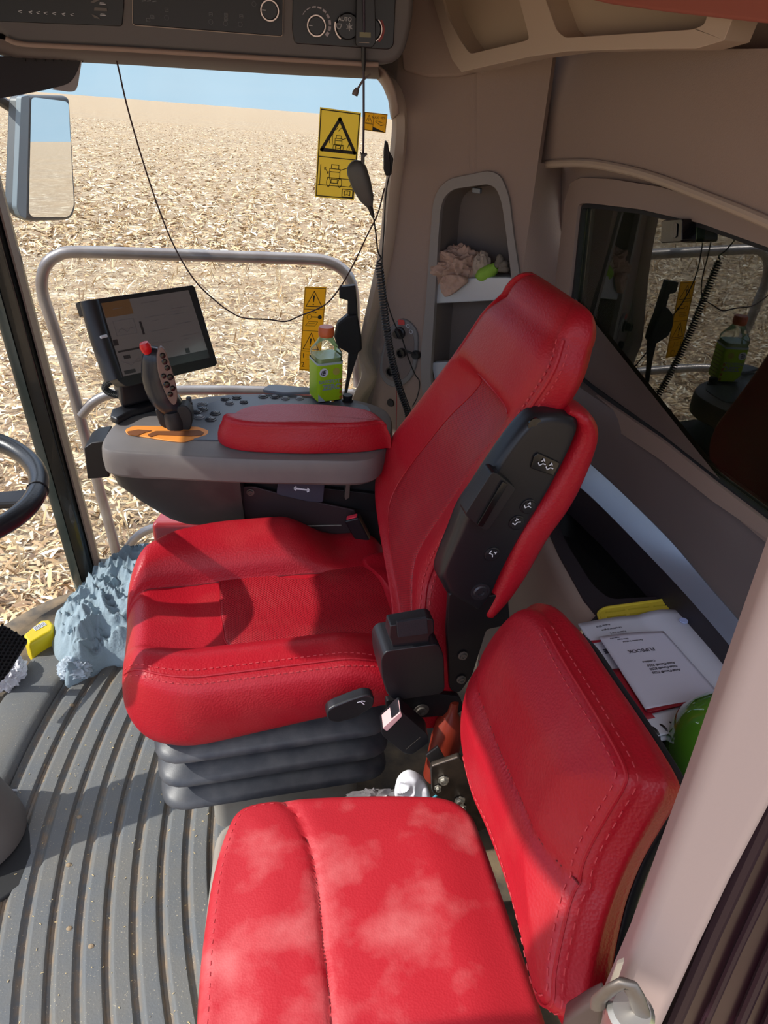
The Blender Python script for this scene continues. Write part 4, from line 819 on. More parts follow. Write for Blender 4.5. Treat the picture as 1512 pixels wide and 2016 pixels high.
# mounting plates below it
MPF = Fr((0, 1.60, 0), (1, 0, 0), (0, 0, 1), (0, -1, 0))
MPF = Fr((0, 1.52, 0), (1, 0, 0), (0, 0, 1), (0, -1, 0))
def MQ(q, c=0): return MPF(*MPF.px(q[0], q[1], c), c)
brown_black = mat('plate_brown_black', (58, 44, 46), .5, metal=.2)
def mslab(name, px, m_, depth, c=0, r=5, bev=.002):
    s = MB(); s.prism([MQ(q, c) for q in round_poly(px, r, 3)], (0, depth, 0)); return s.obj(name, m_, con, bevel=bev)
mslab('mounting_plate', [(478, 958), (500, 958), (560, 975), (700, 1005), (690, 1090), (478, 1090)], brown_black, .006)
mslab('slide_rail', [(484, 944), (760, 975), (762, 1012), (640, 992), (484, 962)], MATS['bracket_black'], .012, -.015)
al = mslab('height_adjuster', [(548, 945), (640, 946), (636, 990), (606, 988), (544, 974)], mat('adjuster_slate', (58, 58, 72), .5), .02, .015)
m = MB(); fA2 = MPF.sub(*MPF.px(594, 963, .016), .016); strokes(m, fA2, [[(-.012, .002), (.012, -.002)]], .004, .0004); strokes(m, fA2, [[(-.013, .0065), (-.018, .003), (-.0135, -.002)], [(.0135, .002), (.018, -.003), (.013, -.0065)]], .003, .0004); m.obj('arrow_mark', white_ink, al)
mslab('gap_backing', [(470, 940), (800, 940), (800, 1080), (720, 1110), (470, 1110)], mat('backing_black', (26, 22, 24), .6), .20, -.03)  # black slab added to keep the gap behind the plates dark
bolt((493, 969), .001, .006, con, MPF)
m = MB(); m.tube([MQ((585, 1036), .01), MQ((672, 1034), .0)], .002, 6); m.obj('release_cable', dull_steel, con)
m = MB(); cp_ = [MQ((700, 980), 0)+V(.016*math.cos(a), .01*math.sin(a), .006*a/6) for a in np.linspace(0, 30, 120)]
m.prism([MQ(q, .0) for q in [(690, 948), (688, 980), (680, 985), (678, 978), (682, 950)]], (0, .03, 0)); m.obj('hook_plate', dull_steel, con, bevel=.001)
# red armrest pad on top
PF = Fr((-.0, 1.6, .80), (1, 0, 0), (0, 1, 0))
nb_ = [PZ(*q, .745) for q in [(440, 866), (455, 878), (500, 886), (600, 888), (700, 887), (752, 880)]]; fb_ = [PZ(*q, .812) for q in [(762, 826), (735, 805), (678, 794), (599, 788), (530, 790), (478, 797), (452, 810)]]
pout = [(p[0], p[1]) for p in nb_+fb_]; pout = [(a, b-PF.o[1]) for a, b in pout]
m = MB(); PF2 = Fr((0, PF.o[1], .805), (1, 0, 0), (0, 1, 0)); m.pad(PF2, pout, .062, .016, lambda a, b: .004, n=120, rings=10, back=.004, draft=-.012, bulge=.004); m.obj('armrest_pad', leather, con, smooth=60)
m = MB(); O = smooth_closed(pout, 200); c0 = O.mean(0); Pq = []
for i in range(200):
    if O[i][1] < c0[1]+.0: d_ = O[i]-c0; q = c0+d_*(1-.004/np.linalg.norm(d_)); Pq.append((i, PF2(q[0], q[1], -.004)))
ks = [i for i, _ in Pq]
for j in range(1, len(ks)):
    if ks[j]-ks[j-1] > 5: Pq = Pq[j:]+Pq[:j]; break
m.tube([p for _, p in Pq], .0018, 6); m.obj('piping', leather, con)
# tray flap and cup recess on the far side
m = MB(); o1 = [PZ(*q, .742) for q in [(218, 832), (222, 818), (300, 792), (352, 786), (360, 796), (262, 822), (232, 838)]]; m.prism(o1, (0, 0, .018)); m.obj('tray_flap', black, con, bevel=.006, bseg=3)
m = MB(); o1 = [PZ(*q, .745) for q in [(515, 773), (530, 762), (562, 764), (610, 768), (618, 776), (560, 779)]]; m.prism(round_poly(o1, .01, 3), (0, 0, .008)); m.obj('cup_tray', mat('tray_grey', (120, 128, 138), .45), con, bevel=.004)
# hydro lever (joystick)
jy = 1.60
def JQ(q, c=0): return PY(q[0], q[1], jy+c)
joy = MB(); cl_ = [(292, 684), (290, 705), (292, 735), (300, 765), (316, 792), (338, 806)]; cl_ = smooth_open([JQ((q[0]+14, q[1])) for q in cl_], 26)
rr = np.interp(np.linspace(0, 1, 26), [0, .06, .15, .4, .7, .9, 1], [.010, .020, .026, .031, .032, .028, .018]); rings = []
for i, c in enumerate(cl_):
    t_ = unit(cl_[min(i+1, 25)]-cl_[max(i-1, 0)]); sd = unit(np.cross(t_, V(.2, 1, 0))); dp_ = unit(np.cross(sd, t_)); rings.append([c+sd*rr[i]*math.cos(a)+dp_*rr[i]*.85*math.sin(a) for a in np.linspace(0, 2*math.pi, 20, endpoint=False)])
joy.loft(rings); jo = joy.obj('control_lever', mat('lever_black', (34, 36, 42), .3), con, smooth=60)
m = MB(); m.lathe([(.0, .02), (.009, .018), (.012, .010), (.011, 0), (.008, -.006), (0, -.008)], JQ((289, 690), -.012), unit((-.25, -.1, 1)), 18); m.obj('red_button', mat('button_red', (214, 22, 30), .3), jo)
JF = Fr(JQ((326, 730), -.033), unit(V(.10, .0, -.30)), unit(V(.9, .25, .3)))
JF.w = JF.w if np.dot(JF.w, CAM-JF.o) > 0 else -JF.w
fcx = [(318, 683), (326, 692), (336, 720), (345, 750), (350, 780), (345, 798), (334, 790), (322, 765), (312, 735), (309, 705), (312, 688)]
m = MB(); m.prism([JF(*JF.px(*q)) for q in [tuple(p) for p in smooth_closed(fcx, 40)]], -JF.w*.016); m.obj('key_plate', mat('plate_brown', (120, 98, 88), .4, metal=.2), jo, bevel=.002)
for q, r in (((320, 700), .006), ((324, 712), .006), ((329, 724), .006), ((322, 740), .0055), ((335, 742), .007), ((328, 757), .007), ((340, 764), .006), ((335, 776), .006)):
    m = MB(); m.lathe([(0, 0), (r, 0), (r, .002), (r*.7, .004), (0, .0045)], JF(*JF.px(*q, .0), .0), JF.w, 14); m.obj('thumb_button', gloss_black, jo)
m = MB(); m.tube([JQ((352, 866), .0), JQ((349, 846), .0), JQ((345, 826), .0), JQ((340, 806), .0)], [.024, .027, .030, .026], 18, flat=.8); m.obj('lever_boot', mat('boot_black', (30, 28, 28), .6), jo, smooth=50)
m = MB(); m.prism([JQ(q, -.018) for q in round_poly([(348, 800), (366, 798), (377, 812), (379, 832), (370, 858), (355, 868), (342, 852), (346, 830)], 6, 3)], (0, .034, 0)); m.obj('lever_bracket', MATS['boot_black'], jo, bevel=.005, bseg=3)
m = MB(); m.prism([JQ(q, -.012) for q in round_poly([(304, 806), (314, 803), (330, 830), (345, 846), (338, 852), (314, 838)], 4, 3)], (0, .03, 0)); m.obj('lever_shroud', MATS['boot_black'], jo, bevel=.004)
m = MB(); m.lathe([(0, 0), (.010, 0), (.010, .006), (0, .008)], JQ((360, 860), -.022), (0, -1, 0), 16); m.obj('lever_pivot', black, jo)
# side bracket left of the console
m = MB(); bf = Fr((0, 1.55, 0), (1, 0, 0), (0, 0, 1), (0, -1, 0)); BQ2 = lambda q: bf(*bf.px(*q))
m.prism([BQ2(q) for q in [(165, 882), (180, 872), (206, 868), (206, 900), (216, 940), (172, 944)]], (0, .08, 0)); m.obj('side_bracket', MATS['bracket_black'], con, bevel=.003)
# ================================================================== MONITOR
a_, e_ = math.radians(45), math.radians(25); mn = V(math.sin(a_)*math.cos(e_), -math.cos(a_)*math.cos(e_), math.sin(e_))
mo = PY(300, 660, 1.75); MFr = Fr(mo, PP(383, 562, mo, mn)-PP(168, 592, mo, mn), (0, 0, 1)); MFr.w = mn; MFr.v = unit(np.cross(mn, MFr.u)); MFr.v = MFr.v if MFr.v[2] > 0 else -MFr.v
mon = thing('display_monitor', PZ(300, 790, .745), 'black touch screen display on a stalk at the front of the console', 'monitor')
MQm = lambda q, c=0: MFr(*MFr.px(q[0], q[1], c), c)
m = MB(); m.prism([MQm(q) for q in round_poly([(178, 590), (380, 561), (384, 566), (428, 714), (425, 720), (250, 762), (232, 750)], 5, 4)], -mn*.035); m.obj('monitor_case', mat('monitor_black', (38, 38, 40), .4, bump=.15, bscale=700, dist=.0004), mon, bevel=.006, bseg=3)
m = MB(); m.tube(smooth_open([MQm((176, 594), -.012), MQm((196, 665), -.010), MQm((224, 748), -.012)], 12), .021, 18); m.obj('monitor_grip', MATS['monitor_black'], mon, smooth=60)
sq = [(199, 597), (371, 571), (413, 704), (243, 741)]; SP = [np.array(MFr.px(*q, .001)) for q in sq]
m = MB(); m.prism([MFr(*p, .0) for p in SP], mn*.0012); scr = m.obj('screen', mat('screen_glass', (84, 80, 80), .12, coat=.2, emit=((150, 138, 132), .09)), mon, smooth=0)
def scr_uv(u, v): return lerp(lerp(SP[3], SP[2], u), lerp(SP[0], SP[1], u), v)
def srect(mb, u0, v0, u1, v1, c=.0014): mb.prism([MFr(*scr_uv(u, v), c) for u, v in ((u0, v0), (u1, v0), (u1, v1), (u0, v1))], mn*.0002)
m = MB(); srect(m, .0, .80, .30, 1.0); m.obj('screen_orange_block', mat('screen_amber', (128, 98, 66), .2), mon)
for q in ((.02, .32, .30, .345), (.33, .50, .355, .68), (.0, .42, .05, .50), (.06, .22, .13, .27), (.02, .02, .14, .07), (.25, .12, .30, .2), (.4, .0, 1, .12), (.74, .13, .79, .2)):
    m = MB(); srect(m, *q); m.obj('screen_icon', mat('screen_dark', (58, 54, 54), .2), mon)
MS = Fr(MFr.o, MFr.u, MFr.v, MFr.w)
def sline(u0, v0, u1, v1, wd=.0009): strokes(m, MS, [[scr_uv(u0, v0), scr_uv(u1, v1)]], wd, .0015)
for u0, v0, L_ in ((.42, .92, .22), (.42, .72, .2), (.46, .66, .08), (.42, .52, .25), (.72, .78, .2), (.72, .74, .1), (.72, .70, .12), (.74, .56, .18), (.74, .38, .2), (.74, .33, .1), (.42, .36, .08), (.52, .34, .1), (.06, .62, .2), (.05, .16, .18), (.1, .9, .1)): 
    m = MB(); sline(u0, v0, u0+L_, v0, .0010); m.obj('screen_text_line', mat('screen_ink', (112, 106, 106), .3), mon)
for L in ([(.06, .74), (.28, .74), (.28, .54), (.06, .54), (.06, .74)], [(.08, .58), (.13, .64), (.18, .57), (.23, .63), (.27, .58)], [(.03, .2), (.12, .12), (.2, .2), (.27, .14)]):
    m = MB(); strokes(m, MS, [[scr_uv(*p) for p in L]], .0008, .0015); m.obj('screen_graph', MATS['screen_ink'], mon)
m = MB(); m.tube([MQm((198, 664), .012), MQm((210, 661), .012)], .0035, 10); m.obj('grip_mark', mat('mark_white', (210, 214, 218), .4), mon)
m = MB(); m.box((0, 0, 0), (.02, .03, .02), Fr(MQm((164, 608), -.03), MFr.u, MFr.v, mn)); m.box((0, -.045, 0), (.014, .014, .014), Fr(MQm((166, 600), -.03), MFr.u, MFr.v, mn)); m.obj('side_clip', black_matt, mon, bevel=.002)
m = MB(); P1_ = MQm((320, 730), -.04); P2_ = PZ(335, 800, .745)
m.tube([MQm((300, 690), -.05), P1_, lerp(P1_, P2_, .5), P2_], [.02, .022, .022, .024], 12, flat=.6); m.obj('monitor_stalk', black, mon)
m = MB(); m.prism([PZ(*q, .76) for q in [(225, 770), (275, 740), (330, 740), (345, 780), (240, 806)]], (0, 0, .06)); m.obj('monitor_base', black, mon, bevel=.01, bseg=3)
m = MB(); cpth = smooth_open([PY(*q, 1.72) for q in [(240, 745), (215, 752), (207, 765), (225, 776), (262, 778), (285, 765), (278, 745)]], 60); m.tube(cpth, .0085, 10); m.obj('cable_loop', mat('braided_sleeve', (40, 42, 42), .6, bump=1.0, bscale=420, kind='voronoi', dist=.004), mon)
m = MB(); f = Fr(PY(266, 777, 1.705), (1, 0, 0), (0, 0, 1), (0, -1, 0)); [m.prism([f(a*.01, b*.008) for a, b in ((k*.35-1, -1), (k*.35-.85, -1), (k*.35-.65, 1), (k*.35-.8, 1))], (0, .001, 0)) for k in range(5)]; m.obj('printed_tag', white_ink, mon)
# ================================================================== STEERING WHEEL, COLUMN, PEDALS
ta = math.radians(7); WC = V(-.684, 1.212, .812); wn_ = V(math.sin(ta), 0, math.cos(ta)); WF = Fr(WC, V(math.cos(ta), 0, -math.sin(ta)), (0, 1, 0), wn_)
whl = thing('steering_wheel', WC, 'black leather steering wheel at the left edge of the cab', 'steering wheel')
WRAD = .210
m = MB(); m.tube([WF(WRAD*math.cos(a), WRAD*math.sin(a)) for a in np.linspace(0, 2*math.pi, 96, endpoint=False)], .0175, 16, closed=True); m.obj('rim', mat('wheel_leather', (30, 32, 36), .3, bump=.2, bscale=320, kind='voronoi', dist=.0006), whl, smooth=60)
m = MB(); [m.tube([WF((WRAD-.0165*math.cos(t)*1.0)*math.cos(a), (WRAD-.0165*math.cos(t))*math.sin(a), .0165*math.sin(t)) for t in (0, .3, .6)], .0009, 5) for a in np.linspace(.02, 1.5, 60)]; m.obj('stitching', mat('grey_thread', (120, 122, 124), .6), whl)
m = MB(); m.tube([WF((WRAD)*math.cos(.12)+.0182*math.cos(t)*math.cos(.12), WRAD*math.sin(.12)+.0182*math.cos(t)*math.sin(.12), .0182*math.sin(t)) for t in np.linspace(0, 6.28, 20)], .0012, 5); m.obj('seam', black_matt, whl)
for a in (4, 118, 242):
    a = math.radians(a); m = MB(); c_, s_ = math.cos(a), math.sin(a)
    m.loft([[WF(r*c_-wd*s_, r*s_+wd*c_, -dz+.0), WF(r*c_+wd*s_, r*s_-wd*c_, -dz), WF(r*c_+wd*s_, r*s_-wd*c_, -dz-.014), WF(r*c_-wd*s_, r*s_+wd*c_, -dz-.014)] for r, wd, dz in ((.02, .022, .026), (.10, .019, .02), (.200, .024, .004))]); m.obj('spoke', black, whl, bevel=.004)
m = MB(); m.lathe([(0, .0), (.036, -.002), (.042, -.010), (.040, -.05), (.03, -.07), (0, -.07)], WC, wn_, 30); m.obj('hub', black, whl, smooth=40)
col_ = thing('steering_column', V(-.70, 1.10, 0), 'grey steering column pedestal rising from the ribbed floor mat', 'steering column')
m = MB(); m.tube([WC-wn_*.06, WC-wn_*.16+V(-.02, 0, 0), V(-.78, 1.18, .42), V(-.76, 1.12, .22)], [.04, .05, .06, .065], 20); m.obj('column_shroud', greyp, col_, smooth=60)
pc = PZ(-62, 1655, .0); pc = V(pc[0], pc[1], 0)
m = MB(); m.lathe([(.118, 0), (.120, .01), (.115, .05), (.100, .11), (.086, .15), (.080, .156), (.072, .148), (.070, .17), (.060, .22), (.055, .26), (0, .27)], pc, (-.12, .08, 1), 40); m.obj('pedestal_boot', mat('pedestal_grey', (98, 92, 88), .55, bump=.15, bscale=400, dist=.0005), col_, smooth=35)
m = MB(); m.prism([V(p[0], p[1], .0) for p in [PZ(*q, .01) for q in [(-40, 1560), (44, 1590), (62, 1640), (64, 1680), (40, 1745), (-10, 1780), (-90, 1790)]]], (0, 0, .012)); m.obj('base_plate', rubber, col_, bevel=.004)
m = MB(); 
for k in range(4): m.box((0, k*.012-.02, 0), (.05, .005, .01), Fr(PY(8, 1572, 1.16), (1, 0, 0), (.2, 1, .4)))
m.obj('ribbed_pad', silver, col_, bevel=.001)
# brake pedal with a studded rubber face
pdn = unit((.62, -.25, .75)); pe = PZ(12, 1290, .16); PDF = Fr(pe, unit(PP(52, 1262, pe, pdn)-PP(10, 1335, pe, pdn)), pdn*0+V(0, 0, 1), pdn)
PDF.v = unit(np.cross(pdn, PDF.u)); ped = thing('foot_pedal', V(pe[0], pe[1], 0), 'black studded rubber foot pedal near the front of the cab floor', 'pedal')
pq = [PDF.px(*q) for q in [(-50, 1250), (8, 1229), (58, 1260), (20, 1322), (-20, 1365), (-60, 1340)]]
m = MB(); m.prism([PDF(*p) for p in round_poly(pq, .01, 4)], -pdn*.014); m.obj('pedal_pad', rubber, ped, bevel=.004)
m = MB(); cpx = np.mean(pq, 0)
for i in range(-7, 8):
    for j in range(-7, 8):
        p = cpx+np.array([i*.011+(j % 2)*.0055, j*.0095])
        if edge_d(pq) and all(True for _ in (0,)):
            ins = False; n_q = len(pq); k2 = n_q-1
            for k in range(n_q):
                if ((pq[k][1] > p[1]) != (pq[k2][1] > p[1])) and (p[0] < (pq[k2][0]-pq[k][0])*(p[1]-pq[k][1])/(pq[k2][1]-pq[k][1])+pq[k][0]): ins = not ins
                k2 = k
            if ins: m.lathe([(.0036, 0), (.003, .0035), (0, .0038)], PDF(p[0], p[1]), pdn, 8)
m.obj('pedal_studs', gloss_black, ped)
m = MB(); m.tube([pe-pdn*.012, pe-pdn*.05+V(-.04, 0, -.02), V(pe[0]-.12, pe[1]+.02, .0)], .012, 10); m.obj('pedal_arm', black_matt, ped)
# yellow box, crumpled paper, bottle end
YF = Fr(PZ(72, 1262, .03), PZ(105, 1228, .03)-PZ(45, 1275, .03), (0, 0, 1))
yb = thing('oil_container', PZ(72, 1262, .0), 'small yellow plastic container with a bar code label lying by the pedal', 'container')
m = MB(); ytop = [PZ(*q, .075) for q in [(44, 1250), (80, 1220), (98, 1218), (106, 1228), (104, 1240), (56, 1268)]]
m.loft([[p+V(0, 0, -.078) for p in ytop], [p+V(0, 0, -.012) for p in ytop], [lerp(np.mean(ytop, 0), p, .94) for p in ytop]]); m.obj('container_body', mat('yellow_plastic', (222, 196, 26), .4), yb, bevel=.006, bseg=3)
m = MB(); lb = [PZ(*q, .0758) for q in [(64, 1236), (86, 1224), (92, 1230), (70, 1242)]]; m.prism(lb, (0, 0, .0006)); m.obj('label', white_ink, yb)
m = MB(); lf_ = Fr(lerp(lb[0], lb[2], .5)+V(0, 0, .0008), lb[1]-lb[0], lb[3]-lb[0], (0, 0, 1)); strokes(m, lf_, [[(k*.0035, -.006), (k*.0035, .006)] for k in range(-4, 5)], .0014, 0); m.obj('bar_code', ink, yb)
def crumple(name, m_, c, r, sc, amp, props, seed=0, n=(40, 60), flat=.6, parent=None, pr_=1.0):
    b = MB(); R_ = []
    for i in range(n[0]+1):
        ph = math.pi*i/n[0]; ring = []
        for j in range(n[1]):
            a = 2*math.pi*j/n[1]; d = Vector((math.sin(ph)*math.cos(a), math.sin(ph)*math.sin(a), math.cos(ph)))
            q = d*2.2+Vector((seed*7.1, seed*3.3, 0)); f = 1+amp*(1-2*abs(noise.noise(q*sc*.5)))*.9+amp*.7*(1-2*abs(noise.noise(q*sc*1.1)))+amp*.35*noise.noise(q*sc*3)
            ring.append(V(d.x*r[0]*f, d.y*r[1]*f, max(d.z*r[2]*f, -r[2]*flat))+np.array(c))
        R_.append(ring)
    b.loft(R_); return b.obj(name, m_, parent, smooth=40, props=props)
cpos = PZ(22, 1335, .02); crumple('paper_scrap', white, cpos+V(0, 0, .018), (.028, .042, .03), 2.2, .35, T('crumpled white paper scrap on the floor below the pedal', 'paper'), 3)
cb_ = PZ(2, 1360, .02); m = MB(); m.lathe([(0, 0), (.022, 0), (.026, .01), (.026, .05), (.012, .07), (.012, .085), (0, .086)], cb_+V(-.02, 0, .012), (-.6, .2, .5), 20); m.obj('small_bottle', mat('milky_plastic', (210, 220, 214), .3), props=T('small milky plastic bottle at the left edge under the pedal', 'bottle'))
# blue-grey cloth heaped on the mat
clo = [(108, 1290), (104, 1240), (140, 1185), (200, 1140), (250, 1110), (300, 1100), (360, 1120), (370, 1200), (330, 1290), (262, 1300), (215, 1300), (180, 1318), (150, 1335), (128, 1338), (132, 1310)]
cp = [tuple(PZ(*q, .03)[:2]) for q in clo]; CFc = Fr((0, 0, 0), (1, 0, 0), (0, 1, 0)); cd_ = edge_d(cp)
def wr_(a, b):
    q = Vector((a*13, b*13, 0)); w1 = noise.noise(q*.7); x = 1-2*abs(noise.noise(q+Vector((w1*1.5, 0, 3)))); y = 1-2*abs(noise.noise(q*2.1+Vector((0, w1*2, 9)))); z = 1-2*abs(noise.noise(q*4.7+Vector((5, 0, w1))))
    u_ = 1-2*abs(noise.noise(q*8.5+Vector((2, w1*3, 0)))); return .034*abs(x)**2.2*math.copysign(1, x)+.020*abs(y)**1.8*math.copysign(1, y)+.008*z+.003*u_
m = MB(); m.pad(Fr((0, 0, .05), (1, 0, 0), (0, 1, 0)), cp, .05, .025, lambda a, b: .075*sm(0, .12, cd_(a, b))+wr_(a, b)*sm(0, .03, cd_(a, b)), n=220, rings=70, back=.004, bulge=.004)
m.obj('cloth', mat('blue_grey_cloth', (146, 164, 174), .9, bump=.6, bscale=120, dist=.003, sheen=.2), smooth=75, props=T('crumpled blue-grey cloth heaped on the floor mat beside the driver seat', 'cloth'))
crumple('plastic_bag_corner', mat('pale_plastic_film', (178, 190, 200), .25), PZ(150, 1322, .02)+V(0, 0, .012), (.035, .03, .028), 2.0, .3, T('pale clear plastic wrapper poking out under the blue-grey cloth', 'wrapper'), 5)
# straw bits and pebbles scattered on the mat
r_ = random.Random(11); m = MB()
for k in range(420):
    a = math.radians(r_.uniform(-30, 34)); R_ = r_.uniform(1.48, 1.95); x, y = CX-R_*math.cos(a), CY+R_*math.sin(a); z = ribh(R_)+.0012; L_ = r_.uniform(.0015, .006); an = r_.uniform(0, 3.14); wd = r_.uniform(.0006, .0013)
    m.box((0, 0, 0), (L_, wd, wd), Fr((x, y, z), (math.cos(an), math.sin(an), r_.uniform(-.1, .1)), (-math.sin(an), math.cos(an), 0)))
m.obj('straw_bits', mat('straw_bits', (214, 190, 140), .8), smooth=0, props=T('tiny bits of straw and chaff scattered over the ribbed floor mat', 'straw', kind='stuff'))
for q in ((142, 1390), (157, 1610), (180, 1865), (136, 1705), (137, 1830)):
    p = PZ(*q, .008); crumple('pebble', mat('pebble', (150, 130, 104), .9), p+V(0, 0, .003), (.005, .0042, .0035), 1.5, .2, T('small tan pebble lying on the ribbed floor mat', 'pebble', 'pebbles on the floor mat'), q[0], (8, 12))
# ================================================================== OUTSIDE THE WINDOW
rl = thing('hand_rail', V(-.72, 2.5, -.2), 'bent grey tubular hand rail on the platform outside the side window', 'hand rail')
RQ = lambda q, y=2.5: PY(q[0], q[1], y)
galv = mat('weathered_tube', (150, 144, 142), .35, metal=.55, vary=.6, vscale=9, col2=(112, 100, 98))
m = MB(); m.tube(smooth_open([RQ(q) for q in [(262, 1220), (240, 1140), (222, 1060), (176, 890), (136, 740), (104, 640), (84, 578), (84, 540), (96, 515), (118, 501), (150, 496), (300, 500), (450, 505), (600, 510), (640, 514), (668, 526), (686, 545), (696, 580), (700, 650), (706, 760)]], 140), .0185, 16); m.obj('rail_tube', galv, rl, smooth=60)
m = MB(); m.tube(smooth_open([RQ(q, 2.49) for q in [(160, 818), (180, 795), (205, 780), (230, 775), (280, 771), (420, 768), (600, 772), (700, 776)]], 50), .0165, 12); m.obj('cross_tube', galv, rl, smooth=60)
m = MB(); m.tube(smooth_open([RQ(q, 2.52) for q in [(228, 1115), (245, 1088), (268, 1058), (300, 1040), (360, 1030)]], 30), .0165, 12); m.obj('lower_tube', galv, rl, smooth=60)
m = MB(); pl_ = [PZ(*q, .10) for q in [(245, 1105), (262, 1082), (290, 1062), (330, 1050), (420, 1060), (420, 1160), (240, 1160)]]; 
m = MB(); m.prism([V(-.50, 2.14, -.02), V(-.45, 2.34, -.02), V(.5, 2.5, -.02), V(.5, 2.12, -.02)], (0, 0, .16)); m.obj('body_panel', MATS['red_paint'], bevel=.02, props=T('red painted machine panel outside below the side window', 'body panel'))
m = MB(); m.box((1.1, 2.75, -1.6), (1.4, .7, 2.4)); m.box((3.7, 2.55, .1), (3.2, .5, 2.0)); m.obj('combine_body', MATS['red_paint'], bevel=.04, props=T('red combine bodywork and side platform beneath and behind the cab', 'bodywork'))
# outside mirror
mp_ = PY(95, 305, 2.75); dview = unit(mp_-CAM); tgt = unit(V(.95, .32, -.062)); mnn = unit(tgt-dview)
MR = Fr(mp_, unit(np.cross(V(0, 0, 1), mnn)), V(0, 0, 1)); MR.w = mnn; MR.v = unit(np.cross(mnn, MR.u)); MR.v = MR.v if MR.v[2] > 0 else -MR.v
mir = thing('wing_mirror', mp_-V(0, 0, .3), 'tall rectangular outside mirror reflecting sky and field at upper left', 'mirror')
mo_ = round_poly([(40, 186), (138, 188), (151, 410), (142, 433), (58, 436), (30, 412)], 14, 5)
m = MB(); m.prism([MR(*MR.px(*q)) for q in mo_], -MR.w*.05); m.obj('mirror_housing', mat('mirror_grey', (62, 68, 72), .45), mir, bevel=.012, bseg=4)
mi_ = round_poly([(61, 191), (134, 200), (145, 405), (136, 427), (62, 427), (56, 418)], 9, 4)
m = MB(); m.prism([MR(*MR.px(*q, .001), .001) for q in mi_], MR.w*.0015); m.obj('mirror_glass', mat('mirror_glass', (235, 238, 240), .01, metal=1.0), mir, smooth=0)
m = MB(); m.prism([MR(*MR.px(*q, .006), .006) for q in round_poly([(42, 190), (58, 187), (52, 432), (40, 425), (33, 408)], 4, 3)], -MR.w*.02); m.obj('mirror_bezel', mat('mirror_bezel', (104, 118, 126), .5), mir, bevel=.004)
m = MB(); m.tube([mp_-MR.w*.05+V(0, 0, .1), mp_-MR.w*.12+V(-.1, -.2, .25), V(-1.05, 2.1, 1.72)], .016, 10); m.obj('mirror_arm', black, mir)
# small red combine far behind, seen in the mirror
fc_p = GF(0, 0)+np.array([150, 40, 0]); fc_p = fc_p-gn*np.dot(fc_p-GF.o, gn)
fcb = thing('distant_combine', fc_p, 'tiny red combine far away across the field, seen in the mirror', 'combine')
m = MB(); m.box(fc_p+V(0, 0, 2.6), (6, 3, 2.6)); m.box(fc_p+V(-3.6, 0, 3.2), (1.6, 1.8, 1.8)); m.obj('body', MATS['red_paint'], fcb)
m = MB(); [m.lathe([(0, -.3), (1.0, -.3), (1.0, .3), (0, .3)], fc_p+V(x, y, 1.0), (0, 1, 0), 16) for x in (-2, 2) for y in (-1.6, 1.6)]; m.obj('wheels', rubber, fcb)
# ---- window latch
lt = thing('window_latch', wr(.06, .75), 'black latch handle on the rear edge of the side window', 'latch')
LF = Fr((0, 1.985, 0), (1, 0, 0), (0, 0, 1), (0, -1, 0)); LQ = lambda q, c=0: LF(*LF.px(q[0], q[1], c), c)
m = MB(); m.prism([LQ(q) for q in [(668, 566), (700, 562), (703, 600), (705, 632), (700, 644), (684, 640), (685, 592), (668, 588)]], (0, .02, 0)); m.obj('latch_handle', black_matt, lt, bevel=.003)
m = MB(); m.prism([LQ(q, .01) for q in [(684, 622), (704, 620), (712, 665), (713, 690), (700, 700), (686, 696), (664, 684), (658, 664), (664, 638)]], (0, .03, 0)); m.obj('latch_body', black_matt, lt, bevel=.006, bseg=3)
m = MB(); m.prism([LQ(q) for q in [(686, 690), (706, 694), (690, 745), (682, 782), (677, 782), (684, 735)]], (0, .015, 0)); m.obj('latch_strap', rubber, lt, bevel=.002)
# ---- stickers on the glass
def sticker(name, corners, m_, label):
    """corners: TL TR BR BL photo pixels on the window plane"""
    SFm = Fr(wr(0, 0, .004), wr.u, wr.v, wr.w); C4 = [np.array(SFm.px(*q)) for q in corners]
    t = thing(name, SFm(*C4[3]), label, 'sticker'); m = MB(); m.prism([SFm(*p) for p in C4], SFm.w*.0004); m.obj('sheet', m_, t, smooth=0)
    uv = lambda u, v: lerp(lerp(C4[3], C4[2], u), lerp(C4[0], C4[1], u), v)
    return t, SFm, uv
def draw(t, fr, uv, lines, wd, m_=ink, name='print'):
    m = MB(); strokes(m, fr, [[uv(*p) for p in L] for L in lines], wd, .0006); return m.obj(name, m_, t, smooth=0)
def rect(u0, v0, u1, v1): return [(u0, v0), (u1, v0), (u1, v1), (u0, v1), (u0, v0)]
t, f, uv = sticker('warning_sticker', [(630, 211), (711, 222), (697, 394), (620, 388)], yellow_pale, 'large yellow warning sticker with combine pictograms high on the side window')
draw(t, f, uv, [rect(.03, .02, .97, .98), [(.03, .47), (.97, .47)]], .0022, name='border')
draw(t, f, uv, [[(.10, .55), (.50, .90), (.92, .55), (.10, .55)]], .0075, name='warning_triangle')
def machine(cx, cy, s):
    q = lambda a, b: (cx+a*s, cy+b*s*.45)
    L = [[q(-.5, .0), q(-.5, .9), q(.5, .9), q(.5, 0), q(-.5, 0)], [q(-.35, .9), q(-.35, 1.3), q(.35, 1.3), q(.35, .9)], [q(-.5, .6), q(.5, .6)], [q(-.7, 0), q(.8, 0)], [q(-.3, -.1), q(.3, -.1), q(.3, -.5), q(-.3, -.5), q(-.3, -.1)], [q(.5, .8), q(1.2, 1.1)]]
    for x in (-.55, .55): L.append([q(x+.18*math.cos(a), -.45+.45*math.sin(a)) for a in np.linspace(0, 6.28, 13)])
    return L
